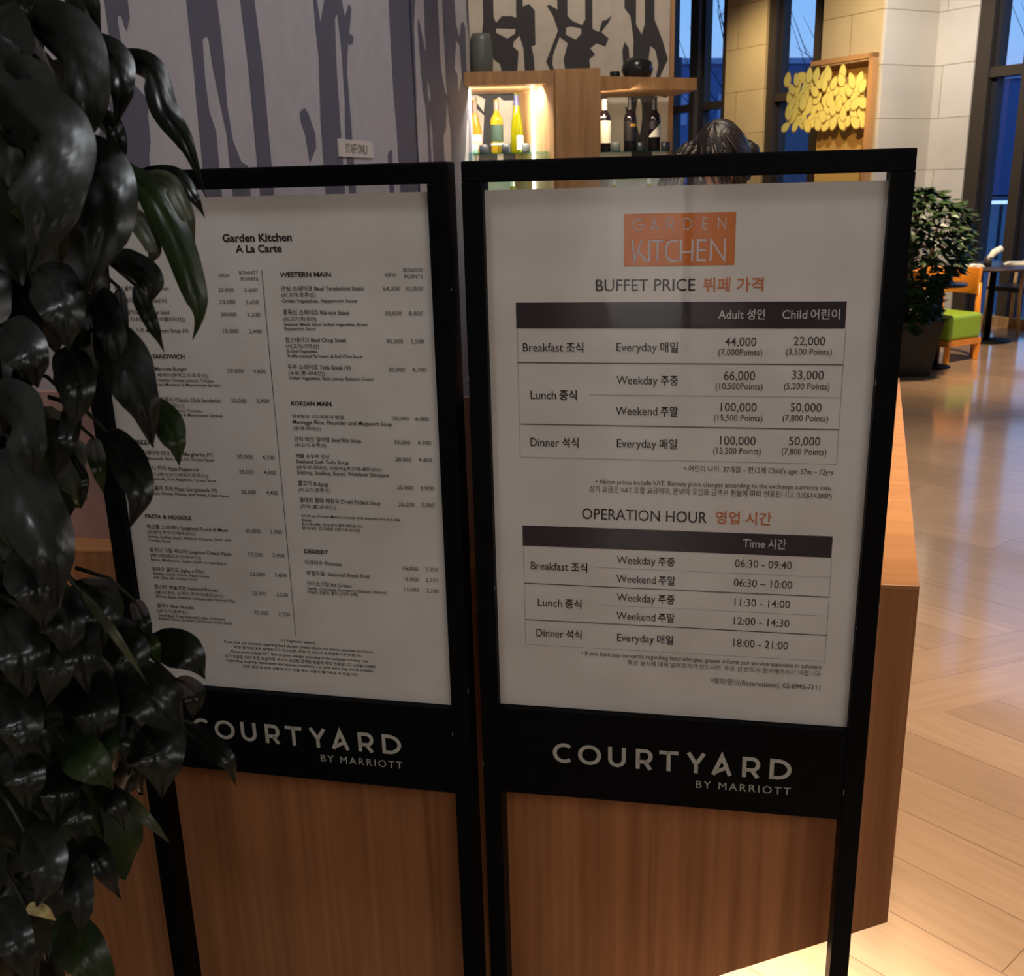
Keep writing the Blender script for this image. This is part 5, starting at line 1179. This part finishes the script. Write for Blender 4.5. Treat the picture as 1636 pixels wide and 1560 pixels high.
def leaf_mesh(mb, pts, width, roll, mi, eye, nv=16, nu=8, quilt=.05, cup=.35, off=Vector((PLX, PLY, 0)), wav=0.0):
    P = [Vector(p) for p in pts]
    # resample the midrib smoothly
    def cr(t):
        x = t * (len(P) - 1); i = min(int(x), len(P) - 2); f = x - i
        p0, p1, p2, p3 = P[max(i - 1, 0)], P[i], P[i + 1], P[min(i + 2, len(P) - 1)]
        return .5 * ((2 * p1) + (p2 - p0) * f + (2 * p0 - 5 * p1 + 4 * p2 - p3) * f * f + (3 * p1 - p0 - 3 * p2 + p3) * f ** 3)
    vs = []
    ph = random.uniform(0, 6)
    for i in range(nv + 1):
        t = i / nv
        c = cr(t); d = (cr(min(1, t + .02)) - cr(max(0, t - .02))).normalized()
        to = (eye - c).normalized()
        side = d.cross(to).normalized()
        side = Matrix.Rotation(math.radians(roll), 3, d) @ side
        nrm = side.cross(d)
        if nrm.dot(to) < 0: nrm = -nrm
        w = width / 2 * (math.sin(math.pi * min(1, t ** .62)) ** .8 * (1 - .75 * max(0, t - .72) / .28) + (.004 if t < .99 else 0))
        for j in range(nu + 1):
            u = j / nu * 2 - 1
            rib = abs(math.sin((t - abs(u) * .34) * math.pi * 7.0)) ** .8
            h = width * (quilt * (rib - .4) * (1 - abs(u) ** 3) - .05 * math.exp(-(u * 6) ** 2) - cup * .5 * u * u * (w / (width / 2 + 1e-6)))
            h += width * wav * math.sin(t * 17 + ph + (2 if u > 0 else 0)) * u * u
            vs.append(c + side * (u * w) + nrm * h - off)
    fs = [(i * (nu + 1) + j, i * (nu + 1) + j + 1, (i + 1) * (nu + 1) + j + 1, (i + 1) * (nu + 1) + j) for i in range(nv) for j in range(nu)]
    mb.add(vs, fs, mi, True)


EYEP = Vector((0, 0, EYE))
fo = MB()
for i_, (pts, w, roll, c) in enumerate(LEAVES):
    leaf_mesh(fo, pts, w, roll, c, EYEP, 36, 14, quilt=.045, cup=.10 if i_ > 14 else .22, wav=.035 if i_ > 14 else .02)
rg = random.Random(21)
for a in FILL:
    p = Vector(a); L = rg.uniform(.06, .12)
    out = Vector((p.x - PLX, p.y - PLY - .15, 0)); out = out.normalized() if out.length > .01 else Vector((0, -1, 0))
    out = (out + Vector((rg.uniform(-.8, .8), rg.uniform(-.8, .8), 0))).normalized()
    d = (out * rg.uniform(.1, .6) + Vector((0, 0, -1)))
    d.normalize()
    m_ = p + d * L * .5 + out * L * .15
    leaf_mesh(fo, [p, m_, p + d * L], L * rg.uniform(.6, .85), rg.uniform(-55, 55), 0 if rg.random() < .85 else 1, p + out * 2 + Vector((0, 0, .6)), 9, 6, quilt=.03, cup=.12, wav=.06)
fo.build('foliage', [M['leaf'], M['leaf_green'], M['leaf_pale'], M['leaf_dead']], pl)
st = MB()
for k in range(9):
    a = k * 2.4; r0 = .10
    pts = [(math.cos(a + z * .9) * (r0 + .05 * math.sin(z * 3 + k)), math.sin(a + z * .9) * (r0 + .05 * math.cos(z * 2 + k)), z) for z in [.32 + i * .148 for i in range(13)]]
    st.tube(pts, [.008] * 12 + [.004], n=6)
for i in range(0, len(FILL), 6):
    a = Vector(FILL[i]) - Vector((PLX, PLY, 0)); b = a + Vector((-a.x, -a.y, .05)).normalized() * .09 + Vector((0, 0, .03))
    st.tube([b, a.lerp(b, .4) + Vector((0, 0, .012)), a], [.0022, .0018, .0014], n=5)
for i in range(len(LEAVES)):
    a = Vector(LEAVES[i][0][0]) - Vector((PLX, PLY, 0)); b = a + Vector((-a.x, -a.y, .05)).normalized() * .07 + Vector((0, 0, .02))
    st.tube([b, a.lerp(b, .4) + Vector((0, 0, .010)), a], [.0024, .002, .0016], n=5)
st.build('stems', M['stem'], pl)
MB().tube([(0, 0, LOW + .38), (0, 0, 2.25)], .025, n=10).build('support_pole', M['trunk'], pl)
MB().lathe([(0, .0), (.17, .0), (.18, .02), (.225, .42), (.23, .45), (.21, .45), (.20, .41), (0, .41)], (0, 0, LOW + .0005), n=32).build('pot', M['dark_pot'], pl)
MB().lathe([(0, .415), (.195, .415), (.19, .422), (0, .43)], (0, 0, LOW), n=24).build('soil', M['soil'], pl)
near(pl)

# ================================================================ person behind the desk
pe = thing('person', (.73, 3.42, 0), math.radians(-38), 'person with dark hair tied back bending over behind the buffet price stand', 'person')


def skin_body(name, verts, edges, rad, mats, parent, sub=2):
    me = bpy.data.meshes.new(name); me.from_pydata([tuple(v) for v in verts], edges, [])
    o = bpy.data.objects.new(name, me); COL.objects.link(o)
    sk = o.modifiers.new('skin', 'SKIN'); sk.use_smooth_shade = True
    su = o.modifiers.new('sub', 'SUBSURF'); su.levels = su.render_levels = sub
    for i, r in enumerate(rad):
        me.skin_vertices[0].data[i].radius = (r, r) if not isinstance(r, tuple) else r
        me.skin_vertices[0].data[i].use_root = (i == 0)
    for m in (mats if isinstance(mats, list) else [mats]): me.materials.append(m)
    o.parent = parent
    return o


# local frame: facing -y; stands leaning forward a little with the head bowed
HC = Vector((0, -.075, 1.655))                            # head centre
bv = [(0, .05, .98), (0, .045, 1.12), (0, .03, 1.28), (0, .01, 1.42), (0, -.012, 1.50), (0, -.045, 1.57),
      (.10, .01, 1.44), (.185, .01, 1.42), (.235, .0, 1.16), (.20, -.20, 1.02), (.17, -.27, 1.00),
      (-.10, .01, 1.44), (-.185, .01, 1.42), (-.235, .0, 1.16), (-.20, -.20, 1.02), (-.17, -.27, 1.00),
      (.09, .05, .93), (.10, .03, .52), (.10, .06, .10), (.10, -.06, .045), (-.09, .05, .93), (-.10, .03, .52), (-.10, .06, .10), (-.10, -.06, .045)]
be = [(0, 1), (1, 2), (2, 3), (3, 4), (4, 5), (3, 6), (6, 7), (7, 8), (8, 9), (9, 10), (3, 11), (11, 12), (12, 13), (13, 14), (14, 15), (0, 16), (16, 17), (17, 18), (18, 19), (0, 20), (20, 21), (21, 22), (22, 23)]
br = [(.11, .09), (.11, .085), (.13, .09), (.14, .095), (.06, .06), (.052, .052), (.07, .07), (.055, .055), (.043, .043), (.034, .034), (.028, .022),
      (.07, .07), (.055, .055), (.043, .043), (.034, .034), (.028, .022), (.085, .085), (.058, .058), (.038, .038), (.036, .026), (.085, .085), (.058, .058), (.038, .038), (.036, .026)]
skin_body('body', bv, be, br, M['skin'], pe)


def head_mesh():
    mb = MB(); nu, nv = 28, 22; vs = []
    for i in range(nv + 1):
        th = math.pi * i / nv
        for j in range(nu):
            a = 2 * math.pi * j / nu
            x, y, z = math.sin(th) * math.sin(a), -math.sin(th) * math.cos(a), math.cos(th)
            k = 1.0
            X, Y, Z = x * .076, y * .095, z * .115
            if z < 0: X *= 1 - .32 * (-z) ** 1.5; Y *= 1 - .12 * (-z)
            if y < -.3:                                    # face: brow, nose, mouth, chin
                f = max(0, (-y - .3) / .7)
                Y -= .016 * math.exp(-(x / .17) ** 2 - ((z + .22) / .2) ** 2) * f
                Y -= .007 * math.exp(-(x / .14) ** 2 - ((z + .02) / .25) ** 2) * f
                Y += .008 * (math.exp(-((x - .38) / .17) ** 2 - ((z - .02) / .12) ** 2) + math.exp(-((x + .38) / .17) ** 2 - ((z - .02) / .12) ** 2)) * f
                Y -= .005 * math.exp(-(x / .25) ** 2 - ((z + .50) / .09) ** 2) * f
                Y -= .006 * math.exp(-(x / .28) ** 2 - ((z + .86) / .16) ** 2)
            vs.append((X, Y, Z))
    fs = [(i * nu + j, i * nu + (j + 1) % nu, (i + 1) * nu + (j + 1) % nu, (i + 1) * nu + j) for i in range(nv) for j in range(nu)]
    mb.add(vs, fs, 0, True)
    for s in (-1, 1):                                       # ears
        mb.lathe([(0, -.006), (.014, -.004), (.018, .004), (.010, .008), (0, .006)], (s * .074, .008, -.012), 12, 0)
    return mb


hd = head_mesh().build('head', M['skin'], pe)
hd.location = HC; hd.rotation_euler = (math.radians(30), 0, 0)
for s in (-1, 1):
    MB().lathe([(0, -.010), (.008, -.007), (.0115, 0), (.008, .007), (0, .010)], (s * .030, -.083, .002), 12, 0).build('eye', M['eye_white'], hd)
MB().tube([(-.022, -.092, -.060), (0, -.099, -.058), (.022, -.092, -.060)], [.003, .006, .003]).build('lips', M['lip'], hd)
hm = MB(); nu, nv = 30, 16; hv = []
for i in range(nv + 1):
    th = math.pi * .66 * i / nv
    for j in range(nu):
        a = 2 * math.pi * j / nu
        x, y, z = math.sin(th) * math.sin(a), -math.sin(th) * math.cos(a), math.cos(th)
        lift = 1.10 + .025 * math.sin(a * 9 + i * .3)
        front = max(0, -y) if z < .35 else 0
        lift -= .16 * front
        hv.append((x * .080 * lift, y * .099 * lift + .008, z * .122 * lift + .004))
hm.add(hv, [(i * nu + j, i * nu + (j + 1) % nu, (i + 1) * nu + (j + 1) % nu, (i + 1) * nu + j) for i in range(nv) for j in range(nu)], 0, True)
rg = random.Random(5)
for k in range(70):                                         # combed locks falling to one side
    a = rg.uniform(-2.6, 1.2); t0 = rg.uniform(.15, .6)
    pts = []
    for q in range(5):
        th = math.pi * (t0 + q * .10)
        x, y, z = math.sin(th) * math.sin(a + q * .05), -math.sin(th) * math.cos(a + q * .05), math.cos(th)
        pts.append((x * .088 * 1.04, y * .110 * 1.04 + .008, z * .130))
    hm.tube(pts, [.003, .006, .007, .006, .002], n=5)
for k in range(34):                                         # long strands swept forward over the shoulder
    x0 = -.03 - .05 * rg.random(); y0 = -.02 - rg.random() * .06
    hm.tube([(x0, y0, .11 - .04 * rg.random()), (x0 - .045, y0 - .035, .06), (x0 - .075 - .03 * rg.random(), y0 - .05, -.02), (x0 - .09 - .05 * rg.random(), y0 - .055, -.12 - .05 * rg.random())], [.010, .014, .012, .003], n=6)
hr = hm.build('hair', M['hair'], hd)
bn = MB().lathe([(0, -.045), (.03, -.038), (.05, -.01), (.05, .015), (.03, .04), (0, .046)], (.035, .090, -.02), 18)
bn.build('hair_bun', M['hair'], hd)
jv = [(0, .05, .86), (0, .045, 1.10), (0, .03, 1.28), (0, .01, 1.42), (0, -.008, 1.485), (.10, .01, 1.44), (.185, .01, 1.42), (.235, .0, 1.16), (.205, -.16, 1.035),
      (-.10, .01, 1.44), (-.185, .01, 1.42), (-.235, .0, 1.16), (-.205, -.16, 1.035)]
je = [(0, 1), (1, 2), (2, 3), (3, 4), (3, 5), (5, 6), (6, 7), (7, 8), (3, 9), (9, 10), (10, 11), (11, 12)]
jr = [(.175, .135), (.15, .115), (.165, .115), (.155, .11), (.07, .07), (.085, .085), (.07, .07), (.056, .056), (.046, .046), (.085, .085), (.07, .07), (.056, .056), (.046, .046)]
skin_body('jacket', jv, je, jr, M['jacket'], pe)
skin_body('trousers', [(0, .05, .93), (.085, .05, .86), (.10, .03, .52), (.10, .06, .10), (-.085, .05, .86), (-.10, .03, .52), (-.10, .06, .10)], [(0, 1), (1, 2), (2, 3), (0, 4), (4, 5), (5, 6)],
          [(.11, .11), (.098, .098), (.072, .072), (.058, .058), (.098, .098), (.072, .072), (.058, .058)], M['trousers'], pe)
for s in (-1, 1):
    MB().box((s * .10, -.005, .035), (.085, .25, .07), bev=.028).build('shoe', M['shoe'], pe)
    h = MB()                                                # hand: palm, four fingers, thumb
    base = Vector((s * .17, -.27, 1.0))
    h.box(base + Vector((0, -.045, -.012)), (.075, .085, .028), bev=.012)
    for q, (dx, L) in enumerate(((-.028, .065), (-.009, .075), (.010, .070), (.028, .055))):
        b0 = base + Vector((dx, -.085, -.012))
        h.tube([b0, b0 + Vector((0, -L * .5, -.006)), b0 + Vector((0, -L * .8, -.024)), b0 + Vector((0, -L * .9, -.040))], [.009, .0088, .008, .006], n=8)
    b0 = base + Vector((-s * .034, -.025, -.012))
    h.tube([b0, b0 + Vector((-s * .022, -.025, -.008)), b0 + Vector((-s * .026, -.052, -.02))], [.011, .010, .007], n=8)
    h.build('hand', M['skin'], pe)

# ================================================================ dining side, far right
fp_ = thing('potted_ficus', (3.29, 8.47, 0), 0, 'bushy green ficus in a dark square pot beside the green seat', 'plant')
MB().add([(-.17, -.17, .001), (.17, -.17, .001), (.17, .17, .001), (-.17, .17, .001), (-.23, -.23, .46), (.23, -.23, .46), (.23, .23, .46), (-.23, .23, .46), (-.2, -.2, .40), (.2, -.2, .40), (.2, .2, .40), (-.2, .2, .40)],
         [(3, 2, 1, 0), (0, 1, 5, 4), (1, 2, 6, 5), (2, 3, 7, 6), (3, 0, 4, 7), (4, 5, 9, 8), (5, 6, 10, 9), (6, 7, 11, 10), (7, 4, 8, 11), (8, 9, 10, 11)]).build('pot', M['dark_pot'], fp_)
MB().box((0, 0, .405), (.38, .38, .03)).build('soil', M['soil'], fp_)
tk = MB(); rg = random.Random(8)
for k in range(6):
    a = k * 1.05; tk.tube([(.05 * math.cos(a), .05 * math.sin(a), .40), (.12 * math.cos(a), .12 * math.sin(a), .8), (.25 * math.cos(a + .3), .25 * math.sin(a + .3), 1.25)], [.016, .012, .005], n=6)
tk.build('trunk', M['trunk'], fp_)
ff = MB()
for k in range(1700):
    z = rg.uniform(.42, 1.5)
    rmax = .22 if z < .72 else (.22 + (z - .72) * .95 if z < .94 else (.43 if z < 1.3 else max(.08, .43 - (z - 1.3) * 1.7)))
    a = rg.uniform(0, 6.283); rr_ = rmax * rg.uniform(.45, 1) ** .5
    c = Vector((rr_ * math.cos(a), rr_ * math.sin(a), z)); d = Vector((math.cos(a + rg.uniform(-.8, .8)), math.sin(a + rg.uniform(-.8, .8)), rg.uniform(-.9, .25))).normalized()
    L, w = rg.uniform(.08, .13), rg.uniform(.028, .045); sd = d.cross(Vector((rg.uniform(-.3, .3), rg.uniform(-.3, .3), 1))).normalized(); nn = sd.cross(d)
    p = [c, c + d * L * .45 + sd * w - nn * .008, c + d * L * .5 + nn * .006, c + d * L * .45 - sd * w - nn * .008, c + d * L]
    ff.add(p, [(0, 1, 2), (0, 2, 3), (1, 4, 2), (2, 4, 3)], 0, False)
ff.build('foliage', M['ficus'], fp_)

ac = thing('armchair', (3.90, 9.14, 0), math.radians(30), 'orange wooden tub armchair with bright green seat beside the potted ficus', 'chair')
MB().box((0, 0, .305), (.44, .44, .22), bev=.03).build('seat', M['green_vinyl'], ac)
sf = MB().box((0, 0, .17), (.45, .45, .05)); sf.build('seat_frame', M['chair_wood'], ac)
for x, y in ((-.2, -.2), (.2, -.2), (-.2, .2), (.2, .2)):
    MB().beam((x, y, .0015), (x * 1.02, y * 1.02, .15), .045, .045).build('leg', M['chair_wood'], ac)
bk = MB(); pts = []
for i in range(21):
    t = math.radians(-24 + i * 10.3); pts.append((.29 * math.cos(t), .30 * math.sin(t) + .02))
vs = []
for x, y in pts:
    k = 1.0; L = math.hypot(x, y)
    ox, oy = x / L * .03, y / L * .03
    vs += [(x, y, .56), (x + ox, y + oy, .56), (x + ox * 1.3, y + oy * 1.3, .79), (x + .3 * ox, y + .3 * oy, .79)]
fs = []
for i in range(20):
    for k in range(4): fs.append((i * 4 + k, i * 4 + (k + 1) % 4, (i + 1) * 4 + (k + 1) % 4, (i + 1) * 4 + k))
fs += [(3, 2, 1, 0), (80, 81, 82, 83)]
bk.add(vs, fs, 0, True); bk.build('backrest', M['chair_wood'], ac, bevel=.006)
for x, y in ((.30, -.095), (.245, .235), (-.245, .235), (-.305, .02)):
    MB().tube([(x * 1.0, y, .0015), (x * 1.04, y * 1.04, .30), (x, y, .66)], [.022, .026, .024], n=10).build('back_post', M['chair_wood'], ac)


def pedestal_table(loc, r, h, label):
    t = thing('dining_table', loc, 0, label, 'table', 'dark round dining tables')
    MB().lathe([(0, h - .026), (r - .01, h - .026), (r, h - .020), (r, h - .005), (r - .005, h), (0, h)], n=40).build('table_top', M['table_dark'], t)
    MB().lathe([(0, .02), (.03, .02), (.03, h - .035), (0, h - .035)], n=14).build('pedestal', M['black_metal'], t)
    MB().lathe([(0, .001), (min(.22, r * .65), .001), (min(.22, r * .65), .012), (.03, .025), (0, .025)], n=28).build('base', M['black_metal'], t)
    return t


pedestal_table((3.665, 8.73, 0), .21, .715, 'small dark round table in front of the green seated armchair')
pedestal_table((4.72, 10.05, 0), .50, .735, 'larger dark round table set with white napkins before the window')


def napkin(name, loc, rz, d, label, roll=0.0):
    r = MB()
    for k in range(4):
        r.box((0, 0, .004 + k * .007), (d[0] * (1 - k * .07), d[1] * (1 - k * .05), .0075), bev=.002, rz=k * .06)
    o = r.build(name, M['linen']); o.location = loc; o.rotation_euler = (0, roll, rz)
    return tag(o, label, 'napkin', 'folded white napkins on the larger table')


napkin('folded_napkin', (4.43, 9.86, .736), .5, (.20, .11), 'folded white napkin at the left side of the larger dark table')
napkin('folded_napkin', (4.94, 10.02, .736), -.3, (.26, .10), 'folded white napkin at the right side of the larger dark table')
tm = thing('tumbler', (4.60, 9.93, .7355), 0, 'dark tumbler holding an upright rolled white napkin on the larger table', 'tumbler')
MB().lathe([(0, .0), (.032, 0), (.038, .09), (.035, .09), (.030, .008), (0, .008)], n=20).build('cup', M['tumbler'], tm)
nk = MB(); nk.tube([(0, 0, .012), (.01, 0, .08), (.05, 0, .13), (.12, .01, .165)], [.02, .026, .034, .03], n=10)
o = nk.build('rolled_napkin', M['linen']); o.location = (4.60, 9.93, .7355); tag(o, 'rolled white napkin standing in the dark tumbler on the larger table', 'napkin')
napkin('folded_napkin', (3.65, 8.76, .7155), .4, (.15, .09), 'folded white napkin on the small table behind the ficus')['group'] = 'napkin on the small table'

c3 = thing('dining_chair', (5.24, 10.60, 0), math.radians(205), 'light wood dining chair with black seat at the right edge by the window', 'chair')
MB().box((0, 0, .45), (.42, .42, .06), bev=.02).build('seat', M['black_vinyl'], c3)
for x, y in ((-.19, -.19), (.19, -.19)):
    MB().tube([(x * 1.05, y * 1.05, .0015), (x, y, .42), (x, y * .95, .64)], [.017, .02, .016], n=10).build('leg', M['light_wood'], c3)
for x, y in ((-.19, .19), (.19, .19)):
    MB().tube([(x * 1.1, y * 1.2, .0015), (x, y, .42), (x * 1.05, y * 1.15, .76)], [.017, .02, .016], n=10).build('leg', M['light_wood'], c3)
for s in (-1, 1):
    MB().tube([(s * .19, -.22, .645), (s * .21, .0, .665), (s * .20, .22, .70)], [.016, .02, .018], n=10).build('armrest', M['light_wood'], c3)
MB().tube([(-.20, .22, .74), (-.12, .27, .755), (.12, .27, .755), (.20, .22, .74)], [.02, .028, .028, .02], n=10).build('backrest', M['light_wood'], c3)
